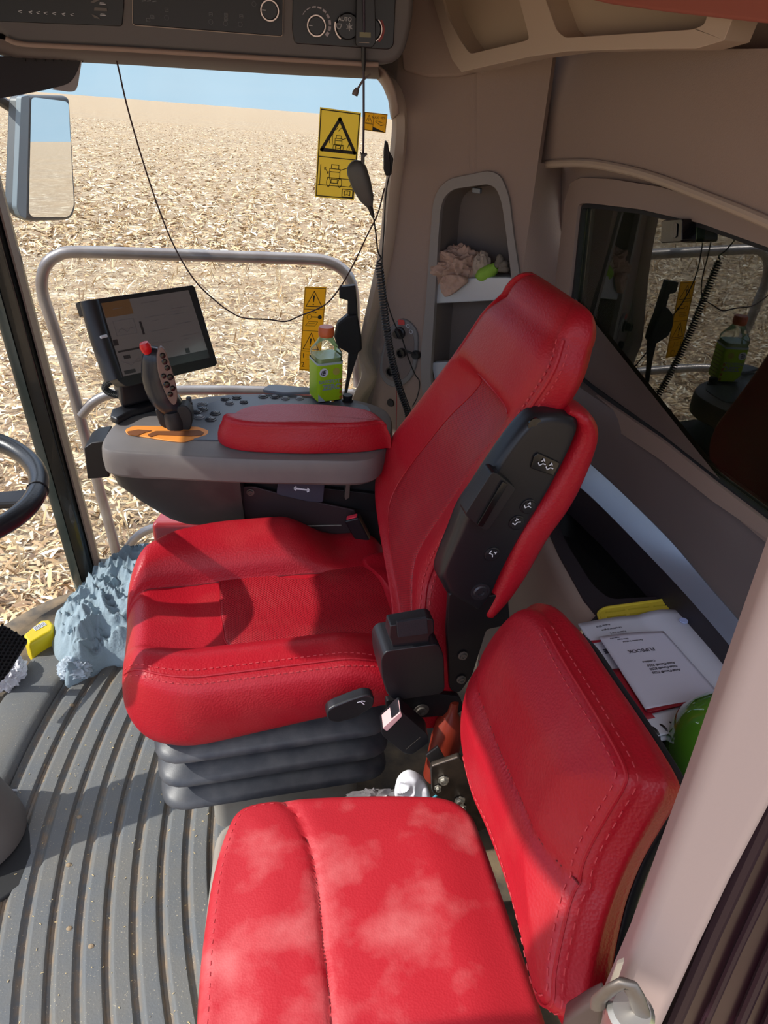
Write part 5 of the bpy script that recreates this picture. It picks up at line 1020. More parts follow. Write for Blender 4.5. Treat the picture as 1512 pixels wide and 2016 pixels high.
draw(t, f, uv, machine(.50, .62, .17)+[[(.28, .63), (.28, .72)], [(.35, .61), (.35, .73)], [(.42, .78), (.47, .81)], [(.48, .77), (.55, .81)], [(.72, .58), (.76, .64), (.80, .66)], [(.76, .64), (.78, .58)]], .0014)
draw(t, f, uv, machine(.46, .24, .26)+[[(.10, .15), (.10, .38)], [(.06, .15), (.97, .15)], [(.20, .35), (.30, .29)], [(.20, .33), (.20, .35), (.23, .35)], [(.27, .29), (.30, .29), (.30, .31)], [(.86, .24), (.90, .20), (.86, .15)], [(.90, .20), (.93, .15)], [(.80, .24), (.92, .22)], [(.66, .24), (.80, .24)]], .0016)
draw(t, f, uv, [rect(.68, .03, .95, .12), [(.74, .05), (.81, .06), (.88, .05), (.88, .10), (.81, .105), (.74, .10), (.74, .05)], [(.81, .06), (.81, .105)]], .0018)
t, f, uv = sticker('warning_sticker', [(718, 220), (763, 225), (759, 262), (716, 256)], yellow, 'small wide orange-yellow warning sticker beside the big one near the window corner')
draw(t, f, uv, [rect(.02, .03, .98, .97), [(.40, .03), (.40, .97)], [(.02, .38), (.40, .38)], [(.06, .42), (.2, .85), (.36, .42), (.06, .42)], [(.2, .52), (.2, .70)], [(.5, .55), (.75, .35), (.9, .42)], [(.55, .6), (.85, .5)]], .0010)
m = MB(); m.prism([f(*uv(*p), .0006) for p in ((.41, .03), (.41, .25), (.95, .04))], f.w*.0002); m.obj('print', ink, t)
text('lettering', 'MAX. 40%', .0075, Fr(f(*uv(.63, .76), .0007), wr.u, wr.v), ink, t)
t, f, uv = sticker('warning_sticker', [(600, 564), (643, 565), (629, 732), (589, 729)], yellow, 'tall narrow yellow warning sticker with key symbol behind the sports drink bottle')
draw(t, f, uv, [rect(.03, .015, .97, .985), [(.03, .745), (.97, .745)], [(.03, .49), (.97, .49)], [(.03, .245), (.97, .245)]], .0012, name='border')
draw(t, f, uv, [[(.12, .775), (.46, .95), (.86, .775), (.12, .775)], [(.12, .27), (.46, .465), (.86, .27), (.12, .27)]], .0018, name='warning_triangle')
m = MB()
for v0 in (0, -.50):
    c0, c1 = uv(.46, .90+v0), uv(.45, .825+v0); m.prism([f(c0[0]-.0025, c0[1], .0006), f(c0[0]+.0025, c0[1], .0006), f(c1[0]+.001, c1[1], .0006), f(c1[0]-.001, c1[1], .0006)], f.w*.0002)
    c2 = uv(.45, .80+v0); m.prism([f(c2[0]+.0018*math.cos(a), c2[1]+.0018*math.sin(a), .0006) for a in np.linspace(0, 5.9, 12)], f.w*.0002)
c3 = uv(.80, .655); m.prism([f(c3[0]+.0055*math.cos(a), c3[1]+.0055*math.sin(a), .0006) for a in np.linspace(0, 5.9, 16)], f.w*.0002)
m.obj('exclamation_mark', ink, t)
draw(t, f, uv, [[(.40, .655), (.75, .655)]], .0022); draw(t, f, uv, [[(.45, .705), (.62, .705)], [(.57, .712), (.64, .705), (.57, .698)], [(.30+.1*math.cos(a), .655+.03*math.sin(a)) for a in np.linspace(0, 6.28, 12)], [(.15, .55), (.60, .55), (.72, .60), (.30, .60), (.15, .55)], [(.3, .575), (.58, .58)], [(.3, .20), (.45, .20)], [(.3, .175), (.45, .175)], [(.3, .15), (.45, .15)], [(.60, .21), (.60, .14), (.80, .14)], [(.6+.12*math.cos(a), .065+.035*math.sin(a)) for a in np.linspace(0, 6.28, 12)]], .0010)
for s_, u_, v_ in (('1', .16, .185), ('2', .16, .075)): text('numeral', s_, .019, Fr(f(*uv(u_, v_), .0007), wr.u, wr.v), ink, t)
# ---- thin cable drooping across the window
def cable(name, pts, r, m_, label, cat='cable', n=120):
    m = MB(); m.tube(smooth_open(pts, n), r, 8); return m.obj(name, m_, smooth=60, props=T(label, cat))
cable('cable', [PY(q[0], q[1], q[2]) for q in [(224, 105, 1.86), (231, 125, 1.87), (250, 208, 1.9), (276, 300, 1.92), (300, 375, 1.93), (316, 420, 1.93), (336, 470, 1.93), (362, 520, 1.93), (390, 560, 1.93), (424, 592, 1.93), (452, 613, 1.93), (480, 626, 1.93), (530, 629, 1.93), (562, 633, 1.93), (590, 622, 1.93), (640, 600, 1.92), (672, 562, 1.90), (700, 512, 1.87), (722, 465, 1.85), (744, 420, 1.84), (757, 370, 1.85)]], .0018, mat('cable_brown', (58, 34, 34), .5), 'thin dark cable drooping in a long curve across the side window', 'cable')
blackc = mat('cable_black', (28, 28, 30), .5)
cable('cable', [PY(716, -20, 1.66), PY(717, 60, 1.67), PY(716, 130, 1.70), PY(716, 230, 1.72), PY(715, 305, 1.74)], .0022, mat('cable_purple', (56, 48, 66), .5), 'straight dark cord hanging from the overhead controls to the microphone clip', 'cord')
cable('cable', [PY(762, 280, 1.90), PY(768, 330, 1.86), PY(760, 380, 1.84), PY(756, 450, 1.84), PY(752, 540, 1.83), PY(764, 600, 1.83), PY(778, 640, 1.84), PY(792, 668, 1.85), PY(802, 700, 1.85), PY(816, 735, 1.86), PY(826, 752, 1.86), PY(822, 780, 1.86), PY(812, 800, 1.86)], .0016, blackc, 'thin black lead running down the corner panel beside the coiled cord', 'cable')
# hanger clip and small plug
m = MB(); m.prism([PY(q[0], q[1], 1.73) for q in [(709, 298), (714, 303), (723, 301), (723, 306), (718, 309), (718, 325), (722, 335), (724, 342), (719, 341), (711, 322), (711, 308)]], (0, .008, 0)); m.obj('hanger_clip', mat('clip_grey', (76, 74, 72), .5), bevel=.0015, props=T('small grey plastic hanger clip holding the microphone', 'clip'))
m = MB(); m.tube([PY(730, 146, 1.74), PY(716, 156, 1.74), PY(706, 172, 1.74), PY(702, 180, 1.74)], .0022, 8); m.tube([PY(704, 174, 1.74), PY(700, 182, 1.74), PY(698, 188, 1.74)], [.004, .0065, .006], 10); m.obj('dangling_plug', mat('plug_grey', (112, 100, 96), .5), props=T('small grey plug dangling by the top rear corner of the window', 'plug'))
# ---- microphone and its coiled cord
mic = thing('microphone', PY(706, 415, 1.74), 'dark grey hand microphone hanging in front of the large yellow sticker', 'microphone')
mc = smooth_open([PY(*q, 1.74) for q in [(696, 317), (700, 328), (707, 350), (716, 375), (724, 395), (729, 408)]], 24); hw_ = np.interp(np.linspace(0, 1, 24), [0, .06, .2, .5, .8, 1], [.006, .017, .0215, .021, .0155, .006]); rings = []
for i, c in enumerate(mc):
    t_ = unit(mc[min(i+1, 23)]-mc[max(i-1, 0)]); sd = unit(np.cross(t_, V(.35, 1, 0))); dp_ = unit(np.cross(sd, t_)); rings.append([c+sd*hw_[i]*math.copysign(abs(math.cos(a))**.7, math.cos(a))+dp_*hw_[i]*.7*math.copysign(abs(math.sin(a))**.7, math.sin(a)) for a in np.linspace(0, 2*math.pi, 24, endpoint=False)])
m = MB(); m.loft(rings); mb_ = m.obj('microphone_body', mat('mic_grey', (82, 82, 78), .5), mic, smooth=50)
m = MB(); m.tube([mc[-2], PY(732, 418, 1.74), PY(735, 428, 1.74)], [.0065, .005, .0035], 10); m.obj('strain_relief', blackc, mic)
coil_ax = smooth_open([PY(*q, 1.78) for q in [(746, 520), (748, 535), (753, 580), (760, 640), (768, 690), (778, 735), (790, 775), (801, 805), (806, 830)]], 1400); m = MB(); P = []
for i in range(1400):
    t_ = unit(coil_ax[min(i+1, 1399)]-coil_ax[max(i-1, 0)]); s1 = unit(np.cross(t_, V(0, 1, 0))); s2 = np.cross(t_, s1); a = i/1400*62*2*math.pi; P.append(coil_ax[i]+(s1*math.cos(a)+s2*math.sin(a))*.0078)
m.tube(P, .0019, 6); m.tube(smooth_open([PY(735, 426, 1.74), PY(740, 460, 1.75), PY(744, 495, 1.77), PY(750, 508, 1.78), PY(742, 518, 1.78), P[0]], 30), .0019, 6)
m.obj('coiled_cord', blackc, smooth=60, props=T('black coiled microphone cord hanging down in front of the corner panel', 'cord'))
m = MB(); m.prism([PY(q[0], q[1], 1.93) for q in [(759, 277), (764, 280), (766, 296), (772, 308), (775, 312), (771, 345), (760, 347), (756, 335), (756, 300)]], (0, .02, 0)); m.obj('cable_clamp', black_matt, bevel=.003, props=T('black plastic cable clamp fixed on the rear edge of the window', 'clamp'))
# ================================================================== BOTTLE
bb = PZ(641, 783, .7440); BW = unit((.35, -1, 0)); BU = V(-BW[1], BW[0], 0); BU = BU if BU[0] > 0 else -BU
bot = thing('sports_drink_bottle', bb, 'clear bottle of green sports drink with orange cap on the console', 'bottle')
def bsec(h, z, r, k=4): return [bb+BU*a+BW*b+V(0, 0, z) for a, b in round_poly([(-h, -h), (h, -h), (h, h), (-h, h)], r, k)]
S_ = .92
prof = [(.000, .028, .010), (.004, .0325, .010), (.05, .0325, .010), (.098, .0325, .010), (.102, .0315, .012), (.112, .033, .014), (.120, .032, .016), (.138, .022, .018), (.150, .0165, .0164), (.158, .0165, .0164)]
m = MB(); m.loft([bsec(h, z*S_*1.13, min(r, h*.99)) for z, h, r in prof]); m.obj('bottle_shell', glass('bottle_plastic', (.90, .93, .92), ior=1.35), bot, smooth=50)
m = MB(); m.loft([bsec(h-.0015, z*S_*1.13+.001, min(r, h*.9)) for z, h, r in prof[:5]]+[bsec(.030, .108*S_*1.13, .012)]); m.obj('drink', mat('lime_drink', (158, 178, 120), .2), bot)
m = MB(); m.loft([bsec(.0332, z*S_*1.13, .0102) for z in (.006, .094)], caps=False); m.obj('label_sleeve', mat('lime_label', (168, 208, 26), .45), bot)
m = MB(); m.loft([bsec(.0334, z*S_*1.13, .0102) for z in (.094, .0995)], caps=False); m.obj('label_band', mat('pale_band', (176, 196, 198), .4), bot)
m = MB(); m.lathe([(.0, .181), (.0165, .181), (.0185, .178), (.0188, .162), (.0172, .160), (.0172, .158), (.0, .158)], bb+V(0, 0, .0), (0, 0, 1), 32); m.obj('cap', mat('orange_cap', (214, 104, 52), .4), bot)
LFb = Fr(bb+BW*.0337, BU, (0, 0, 1), BW)
text('brand_lettering', 'GATORLYTE', .0105, LFb.sub(-.001, .056), mat('label_grey', (146, 160, 160), .5), bot, weight=.0004)
text('flavour_lettering', 'ZERO', .0185, LFb.sub(.003, .041), MATS['label_grey'], bot, weight=.0008)
m = MB(); m.prism([LFb(-.018+.011*math.cos(a), .080+.011*math.sin(a)) for a in np.linspace(0, 6.1, 20)], BW*.0003); m.obj('logo_disc', white_ink, bot)
m = MB(); f = LFb.sub(-.018, .080, .0004); strokes(m, f, [[(.005, .005), (-.004, .004), (-.006, -.004), (.002, -.006), (.004, 0), (0, 0)], [(.002, .006), (-.002, -.001), (.002, .001), (-.002, -.006)]], .0016, 0); m.obj('logo', ink, bot)
m = MB(); m.prism([LFb(.014+.009*math.cos(a), .080+.009*math.sin(a)) for a in np.linspace(0, 6.1, 18)], BW*.0003); m.obj('seal', mat('label_olive', (180, 170, 80), .5), bot)
m = MB(); [m.prism([LFb(.026+dx, .012+k*.014+dz) for dx, dz in ((-.003, -.004), (.003, -.004), (.003, .004), (-.003, .004))], BW*.0003) for k in range(4)]; m.obj('label_dots', mat('label_rust', (168, 110, 40), .5), bot)
m = MB(); m.prism([LFb(a, b) for a, b in ((-.032, .006), (-.014, .006), (-.032, .026))], BW*.0003); m.obj('label_corner', mat('pale_corner', (170, 188, 196), .5), bot)
SFb = Fr(bb+BU*.0337, -BW*-1*-1, (0, 0, 1), BU); m = MB(); f = Fr(bb+BU*.0337, BW, (0, 0, 1), BU); strokes(m, f, [[(-.024, .012+k*.010), (.022, .016+k*.010)] for k in range(8)], .0022, .0004); m.obj('side_print', mat('label_olive_dark', (128, 138, 50), .5), bot)
# ================================================================== CORNER PANEL FITTINGS
def CQ(q, c=0): return CF(*CF.px(q[0], q[1], c), c)
nch = thing('storage_niche', CQ((930, 700)), 'grey framed storage niche in the corner panel with two silver shelf fronts', 'niche')
m = MB(); m.holed([CQ(q, .008) for q in round_poly(niche_o, 18, 5)], [[CQ(q, .008) for q in round_poly(niche_i, 14, 5)]], -CF.w*.014); m.obj('niche_frame', mat('niche_grey', (134, 128, 124), .5, bump=.1, bscale=500, dist=.0004), nch, bevel=.004, bseg=3)
hi = [CQ(q, 0) for q in round_poly(niche_i, 14, 4)]; hcn = np.mean(hi, 0); m = MB(); m.loft([hi, [lerp(hcn, p, .96)-CF.w*.10 for p in hi]], caps=False); k = len(hi); m.f.append(tuple(range(k, 2*k))); m.obj('niche_liner', mat('niche_liner', (116, 106, 98), .8), nch, smooth=40)
m = MB(); m.prism([CQ(q, -.004) for q in [(857, 556), (860, 551), (968, 546), (1010, 546), (1012, 590), (855, 598)]], -CF.w*.02); s1_ = [CQ((860, 554), -.01), CQ((1010, 549), -.01)]; m.prism([s1_[0], s1_[1], s1_[1]-CF.w*.085, s1_[0]-CF.w*.085], (0, 0, -.006)); m.obj('shelf_front', silver, nch, bevel=.003, bseg=3)
m = MB(); m.prism([CQ(q, -.004) for q in [(849, 718), (852, 714), (1000, 706), (1000, 750), (856, 752)]], -CF.w*.02); m.obj('shelf_front', silver, nch, bevel=.003, bseg=3)
m = MB(); m.box((0, 0, 0), (.022, .012, .012), Fr(CQ((939, 375), -.045), CF.u, CF.v, CF.w)); m.obj('niche_lamp', mat('lamp_lens', (120, 126, 130), .3), nch, bevel=.002)
brown_paper = mat('brown_paper', (178, 148, 130), .8)
c1_ = CQ((905, 532), -.04); crumple('paper_towel', brown_paper, c1_+V(0, 0, .002), (.052, .036, .042), 1.5, .32, T('crumpled brown paper towel spilling over the upper silver shelf', 'paper towel'), 2, (60, 90), .9)
bpy.data.objects['paper_towel'].data.update()
m = MB(); tl = [(868, 548), (884, 540), (912, 545), (918, 556), (905, 568), (892, 578), (877, 584), (868, 570)]
m.pad(Fr(CF(0, 0, .012), CF.u, CF.v, CF.w), [Fr(CF(0, 0, .012), CF.u, CF.v, CF.w).px(*q) for q in tl], .012, .004, lambda a, b: .006*(1-2*abs(noise.noise(Vector((a*45, b*45, 0)))))+.003*noise.noise(Vector((a*140, b*140, 2))), n=80, rings=24)
m.obj('towel_corner', brown_paper, bpy.data.objects['paper_towel'], smooth=50)
o_ = bpy.data.objects['towel_corner']; o_.matrix_parent_inverse = Matrix.Identity(4)
crumple('tan_cloth', mat('tan_cloth', (168, 152, 136), .85), CQ((948, 526), -.03), (.018, .016, .028), 1.6, .3, T('small tan rag between the brown towel and the green glove', 'rag'), 8, (24, 36), .9)
glv = thing('work_glove', CQ((980, 545), -.03), 'lime green and grey work glove resting on the upper niche shelf', 'glove')
m = MB(); gp = smooth_open([CQ(q, -.02) for q in [(938, 547), (952, 541), (966, 533), (978, 524)]], 12); m.tube(gp, [.006, .014, .019, .022, .023, .023, .022, .021, .020, .018, .015, .012], 16, flat=.8); m.obj('glove_cuff', mat('lime_knit', (138, 182, 62), .8, bump=.5, bscale=300), glv, smooth=60)
for pts in ([(978, 524), (985, 512), (990, 505)], [(980, 522), (984, 508), (983, 500)], [(985, 524), (994, 520), (1000, 515)], [(984, 528), (996, 530), (1002, 527)]):
    m = MB(); m.tube(smooth_open([CQ(q, -.02) for q in pts], 8), [.009, .009, .0085, .008, .0085, .0085, .007, .003], 12); m.obj('finger', mat('glove_grey', (112, 104, 92), .8, bump=.4, bscale=300), glv, smooth=60)
# 12-volt sockets and battery switch
sp_t = thing('socket_panel', CQ((785, 760)), 'rounded grey socket panel with a rotary switch low on the corner panel', 'socket panel')
spo = [(772, 640), (790, 628), (808, 636), (821, 656), (822, 690), (818, 722), (806, 748), (784, 762), (762, 758), (748, 738), (748, 712), (754, 680), (762, 655)]
m = MB(); PFc = Fr(CF(0, 0, .006), CF.u, CF.v, CF.w); m.pad(PFc, PFc.pxs(spo), .010, .004, None, n=80, rings=4); m.obj('panel_rim', greyp, sp_t, smooth=50)
m = MB(); c_ = np.mean([PFc.px(*q) for q in spo], 0); m.prism([PFc(*(c_+(np.array(PFc.px(*q))-c_)*.82), .0) for q in [tuple(x) for x in smooth_closed(spo, 50)]], CF.w*.0012); m.obj('panel_face', taupe_dark, sp_t)
m = MB(); m.lathe([(.016, 0), (.016, .006), (.012, .008), (.011, .022), (0, .023)], CQ((788, 655), .007), CF.w, 20); m.box((0, 0, .024), (.005, .02, .004), Fr(CQ((788, 655), .007), unit(CF.u+CF.v*.6), CF.v, CF.w)); m.obj('rotary_switch', black, sp_t)
m = MB(); m.prism([PFc(*PFc.px(*q, .0015), .0015) for q in round_poly([(783, 629), (796, 630), (797, 640), (784, 640)], 3, 3)], CF.w*.0006); m.obj('red_symbol', mat('symbol_red', (196, 56, 56), .5), sp_t)
m = MB(); [strokes(m, PFc.sub(*PFc.px(x_, y_, .002), .002), [circle((0, 0), .0048, 14)], .001, 0) for x_, y_ in ((803, 642), (809, 653))]; m.obj('symbol', white_ink, sp_t)
for q, r in (((792, 694), .013), ((772, 730), .014)):
    m = MB(); m.lathe([(.0, .004), (r*.6, .004), (r*.75, .012), (r, .012), (r, 0), (0, 0)], CQ(q, .007), CF.w, 20); m.obj('socket', black, sp_t)
m = MB(); m.lathe([(0, .010), (.011, .010), (.013, 0), (0, 0)], CQ((820, 698), .004), CF.w, 18); m.tube([CQ((800, 692), .02), CQ((812, 696), .02), CQ((819, 698), .012)], .003, 6); m.obj('socket_cap', rubber, sp_t)
m = MB(); m.lathe([(0, .003), (.0105, .003), (.012, 0), (0, 0)], CQ((769, 793), .001), CF.w, 20); m.obj('blanking_plug', black_matt, props=T('round black blanking plug below the socket panel', 'plug'))
m = MB(); m.tube(smooth_open([CQ((779, 745), .02), CQ((781, 790), .014), CQ((780, 840), .014), CQ((782, 900), .014)], 12), .0012, 6); m.obj('red_wire', mat('wire_red', (150, 30, 36), .5), props=T('thin red wire hanging below the socket panel', 'wire'))
# ================================================================== OVERHEAD CONSOLE
OY = 1.70; OFm = Fr((0, OY, 0), (1, 0, 0), (0, 0, 1), (0, -1, 0))
def OQ(q, c=0): return OFm(*OFm.px(q[0], q[1], c), c)
oc = thing('overhead_console', OQ((400, 110)), 'dark overhead console with radio and climate panels above the side window', 'console')
bot_e = [(-200, 66), (-60, 66), (-8, 62), (14, 78), (40, 87), (120, 91), (260, 98), (420, 108), (560, 117), (700, 125), (760, 127), (790, 112), (806, 70), (814, 20), (818, -60)]
BE = [OQ(q) for q in bot_e]; top_z = 1.75
m = MB(); cs = smooth_open(BE[:], 60)
face = [p for p in cs]+[V(cs[-1][0], OY, top_z), V(cs[0][0], OY, top_z)]
m.prism(face, (0, .28, 0)); m.obj('console_shell', mat('overhead_taupe', (96, 92, 92), .55, bump=.15, bscale=500, dist=.0005), oc, bevel=.012, bseg=4)
m = MB(); m.tube(smooth_open([OQ(q, .004) for q in [(12, 76), (40, 86), (120, 91), (260, 98), (420, 108), (560, 117), (700, 125), (745, 127)]], 50), .0045, 10); m.obj('lip', taupe, oc, smooth=60)
navy = mat('panel_navy', (34, 38, 46), .45); navy2 = mat('panel_navy_deep', (26, 28, 34), .35)
def oslab(name, px, m_, c, d, r=6, bev=.002, parent=oc):
    m = MB(); m.prism([OQ(q, c) for q in round_poly(px, r, 4)], (0, d, 0)); return m.obj(name, m_, parent, bevel=bev)
oslab('radio_panel', [(-60, -60), (243, -60), (244, 10), (240, 52), (-60, 40)], navy2, .004, .01)
rp_ = oslab('display_panel', [(258, -60), (559, -60), (557, 72), (261, 48)], navy, .004, .01)
m = MB(); strokes(m, OFm.sub(0, 0, .0045), [OFm.pxs([(261, -60), (261, 47), (266, 50), (420, 62), (553, 72), (557, 68), (558, -60)], .0045)], .0012, 0); m.obj('panel_outline', mat('outline_taupe', (170, 156, 142), .5), rp_)
cp_ = oslab('climate_panel', [(577, -60), (782, -60), (775, 90), (766, 98), (580, 86), (575, 60)], navy2, .004, .01, 8)
m = MB(); rt = random.Random(2)
for x_ in (40, 60, 75, 90, 107, 125, 142): strokes(m, OFm.sub(*OFm.px(x_, 20+x_*.06, .0045), .0045), [[(-.003, 0), (.003, 0.0015)], [(-.002, -.001), (.002, -.002)]], .0007, 0)
for x_, y_ in ((202, 8), (203, 30)): strokes(m, OFm.sub(*OFm.px(x_, y_, .0045), .0045), [[(-.005, 0), (.005, 0)], [(-.004, .002), (.003, .002)]], .0008, 0)
m.obj('radio_lettering', white_ink, oc)
m = MB(); [m.prism([OQ(q, .006) for q in P_], (0, .002, 0)) for P_ in ([(186, 14), (210, 16), (211, 22), (185, 21)], [(180, 28), (190, 31), (198, 38), (186, 35)], [(178, 4), (192, -4), (196, 0), (184, 6)])]; m.obj('radio_key', mat('key_taupe', (98, 94, 92), .5), oc)
m = MB()
for x_, y_ in ((283, 1), (293, 1), (304, 2)): strokes(m, OFm.sub(*OFm.px(x_, y_, .0045), .0045), [[(-.003, -.001), (.003, .0)]], .0012, 0)
for x_, y_ in ((328, 20), (292, 40), (300, 34), (415, 29), (445, 30), (475, 33), (445, 38)): strokes(m, OFm.sub(*OFm.px(x_, y_, .0045), .0045), [rect(-.003, -.002, .003, .003), [(-.002, 0), (.003, .001)]], .0006, 0)
for x_, y_ in ((328, 35), (415, 43), (444, 46), (473, 48), (500, 8)): strokes(m, OFm.sub(*OFm.px(x_, y_, .0045), .0045), [circle((0, 0), .0038, 14)], .0006, 0)
m.obj('panel_symbols', mat('symbol_grey', (110, 114, 120), .5), rp_)
def ring(cx, cy, r, wd, m_, parent, a0=0, a1=360, c=.006, name='dial_ring', h=.0015):
    m = MB(); o_ = OFm.px(cx, cy, c); n = 40; P = []
    for a in np.linspace(math.radians(a0), math.radians(a1), n): P.append((math.cos(a), math.sin(a)))
    inner = [OFm(o_[0]+(r-wd)*x, o_[1]+(r-wd)*y, c) for x, y in P]; outer = [OFm(o_[0]+r*x, o_[1]+r*y, c) for x, y in P]
    m.loft([[i_, i_+V(0, -h, 0), o2+V(0, -h, 0), o2] for i_, o2 in zip(inner, outer)]); return m.obj(name, m_, parent, smooth=0)
chrome_ = mat('warm_chrome', (196, 178, 168), .25, metal=.9)
for cx_, cy_, r, par in ((531, 21, .017, rp_), (623, 51, .0175, cp_), (684, 52, .0245, cp_), (730, 58, .021, cp_)):
    m = MB(); m.lathe([(0, .0), (r*.9, 0), (r*.9, .010), (r*.8, .013), (0, .013)], OQ((cx_, cy_), .004), (0, -1, 0), 28); k_ = m.obj('dial', navy2, par)
    if cx_ != 730: ring(cx_, cy_, r, .0022, chrome_, k_, *((0, 360) if cx_ != 684 else (165, 240)), c=.015)
    if cx_ < 660:
        m = MB(); strokes(m, OFm.sub(*OFm.px(cx_-10, cy_-1, .0185), .0185), [[(-.004, 0), (.0015, 0)]], .0012, 0); m.obj('pointer', white_ink, k_)
for k in range(9):
    a = 150-k*22; ring(622, 48, .0285, .001+.0006*k, mat('scale_white', (170, 164, 172), .5), cp_, a-16, a, c=.0046, name='scale_segment', h=.0003)
ring(730, 58, .026, .004, mat('scale_red', (150, 50, 48), .5), cp_, -50, 40, c=.0046, name='red_scale', h=.0003)
ring(730, 58, .0215, .0015, chrome_, cp_, -60, 50, c=.015)
text('auto_lettering', 'AUTO', .009, OFm.sub(*OFm.px(679, 38, .0182), .0182), mat('symbol_light', (190, 192, 196), .5), cp_)
m = MB(); f = OFm.sub(*OFm.px(688, 53, .0182), .0182); strokes(m, f, [circle((0, 0), .0035, 12), [(0, -.006), (0, .006)], [(-.005, -.003), (.005, .003)], [(-.005, .003), (.005, -.003)]], .0011, 0); f = OFm.sub(*OFm.px(667, 52, .0182), .0182); strokes(m, f, [[(-.005, .004), (.005, .004), (.003, -.003), (-.003, -.003), (-.005, .004)]], .0009, 0); m.obj('climate_symbols', MATS['symbol_light'], cp_)
rh = thing('two_way_radio', OQ((716, 80), .02), 'small black two-way radio unit mounted over the climate dials', 'radio')
m = MB(); m.prism([OQ(q, .03) for q in round_poly([(702, -30), (738, -30), (740, 84), (732, 94), (704, 92), (700, 84)], 4, 3)], (0, .022, 0)); m.obj('radio_case', navy2, rh, bevel=.003)
m = MB(); m.prism([OQ(q, .031) for q in [(708, 63), (730, 64), (730, 74), (708, 73)]], (0, .001, 0)); m.obj('display', mat('olive_display', (112, 108, 70), .3), rh)
m = MB(); m.prism([OQ(q, .031) for q in [(706, 83), (727, 84), (727, 85), (706, 84)]], (0, .001, 0)); m.obj('label_line', MATS['outline_taupe'], rh)
m = MB(); m.tube([OQ((716, 92), .02), OQ((716, 120), .02), OQ((716, 140), .018)], [.005, .0045, .003], 10); m.obj('cord_sleeve', navy2, rh)
# underside panel between console and window header
m = MB(); m.loft([[OQ(q, -.004), OQ((q[0], q[1]+13), -.02), V(wr(*wr.px(q[0], q[1]+29))[0], 1.985, wr(*wr.px(q[0], q[1]+29))[2])] for q in [(-200, 66), (-30, 68), (40, 87), (260, 98), (560, 117), (745, 126)]], closed=False); m.obj('trim_21', mat('header_brown', (92, 80, 76), .7), smooth=60, props=ST)
# ---- sun visor with comb-like hinge strip at upper left
VY = 1.93; VFm = Fr((0, VY, 0), (1, 0, 0), (0, 0, 1), (0, -1, 0)); VQ = lambda q, c=0: VFm(*VFm.px(q[0], q[1], c), c)
vis = thing('sun_visor', VQ((60, 190)), 'black pull-down sun visor above the wing mirror at upper left', 'visor')
m = MB(); m.prism([VQ(q) for q in round_poly([(-170, 108), (160, 113), (152, 140), (138, 164), (100, 175), (40, 187), (-170, 222)], [2, 2, 10, 20, 20, 10, 2], 5)], (0, .008, 0)); m.obj('visor_panel', mat('visor_black', (44, 42, 46), .7), vis, bevel=.002)
m = MB(); m.prism([VQ(q, -.004) for q in round_poly([(120, 115), (161, 116), (153, 168), (148, 180), (136, 181), (100, 176), (138, 160), (150, 140)], [2, 2, 6, 6, 6, 2, 10, 10], 4)], (0, .003, 0)); m.obj('visor_edge', mat('smoky_edge', (150, 142, 142), .3), vis, bevel=.001)
m = MB(); m.prism([VQ(q, .008) for q in [(32, 109), (171, 112), (170, 115), (162, 123), (158, 116), (34, 113)]], (0, .006, 0))
for x_ in (45, 66, 84, 100, 116, 131, 147): m.prism([VQ(q, .008) for q in [(x_-2, 112), (x_+3, 112), (x_+5, 121), (x_+2, 121)]], (0, .004, 0))
m.obj('hinge_strip', black_matt, vis)
# unseen blind added across the windshield to cut the sun off the driver seat
m = MB(); m.prism([V(-.985, y, z) for y, z in ((1.80, 1.72), (.98, 1.72), (.98, 1.35), (1.0, 1.335), (1.78, 1.335), (1.80, 1.35))], (.006, 0, 0)); m.obj('added_blind', MATS['visor_black'], props=T('unseen black blind added across the windshield to shade the driver seat', 'blind'))
# ================================================================== BEHIND THE SEATS
# small black device at the top of the rear glass
wl = thing('rear_device', RW((1325, 455), .02), 'small square black device fixed at the top of the rear window', 'camera')
m = MB(); m.prism([RW(q, .03) for q in round_poly([(1302, 434), (1344, 430), (1342, 476), (1300, 479)], 5, 4)], -RN*.03); m.obj('device_case', gloss_black, wl, bevel=.003)
m = MB(); m.prism([RW(q, .005) for q in round_poly([(1340, 430), (1354, 432), (1352, 470), (1340, 476)], 3, 3)], -RN*.02); m.obj('device_mount', black_matt, wl, bevel=.003)
m = MB(); m.prism([RW(q, .031) for q in round_poly([(1322, 440), (1334, 439), (1332, 468), (1320, 468)], 5, 4)], RN*.001); m.obj('lens', mat('lens_grey', (48, 44, 46), .15), wl)
# yellow slotted tray
yg = thing('slotted_tray', PZ(1260, 1205, .602), 'yellow slotted plastic tray under the manuals on the rear ledge', 'tray')
yo = [PZ(*q, .606) for q in round_poly([(1176, 1207), (1190, 1197), (1330, 1178), (1342, 1184), (1366, 1225), (1350, 1300), (1215, 1300)], 8, 4)]
YT = Fr(yo[0], PZ(1330, 1184, .606)-PZ(1190, 1202, .606), PZ(1215, 1290, .606)-PZ(1180, 1210, .606)); YT.w = V(0, 0, 1)
holes = []
for k, (q0, q1) in enumerate(((1192, 1230), (1236, 1278), (1286, 1330))):
    for j in range(4):
        y0 = 1201+j*10-(k*6); x0 = q0+j*3; x1 = q1+j*3; holes.append([PZ(*q, .606) for q in [(x0, y0+3), (x1, y0-2), (x1+1, y0+1), (x0+1, y0+6)]])
m = MB(); m.holed(yo, holes, (0, 0, -.004)); m.obj('tray_grid', mat('tray_yellow', (206, 186, 60), .5), yg, smooth=0)
m = MB(); m.tube(yo, .003, 8, closed=True); m.obj('tray_rim', MATS['tray_yellow'], yg)
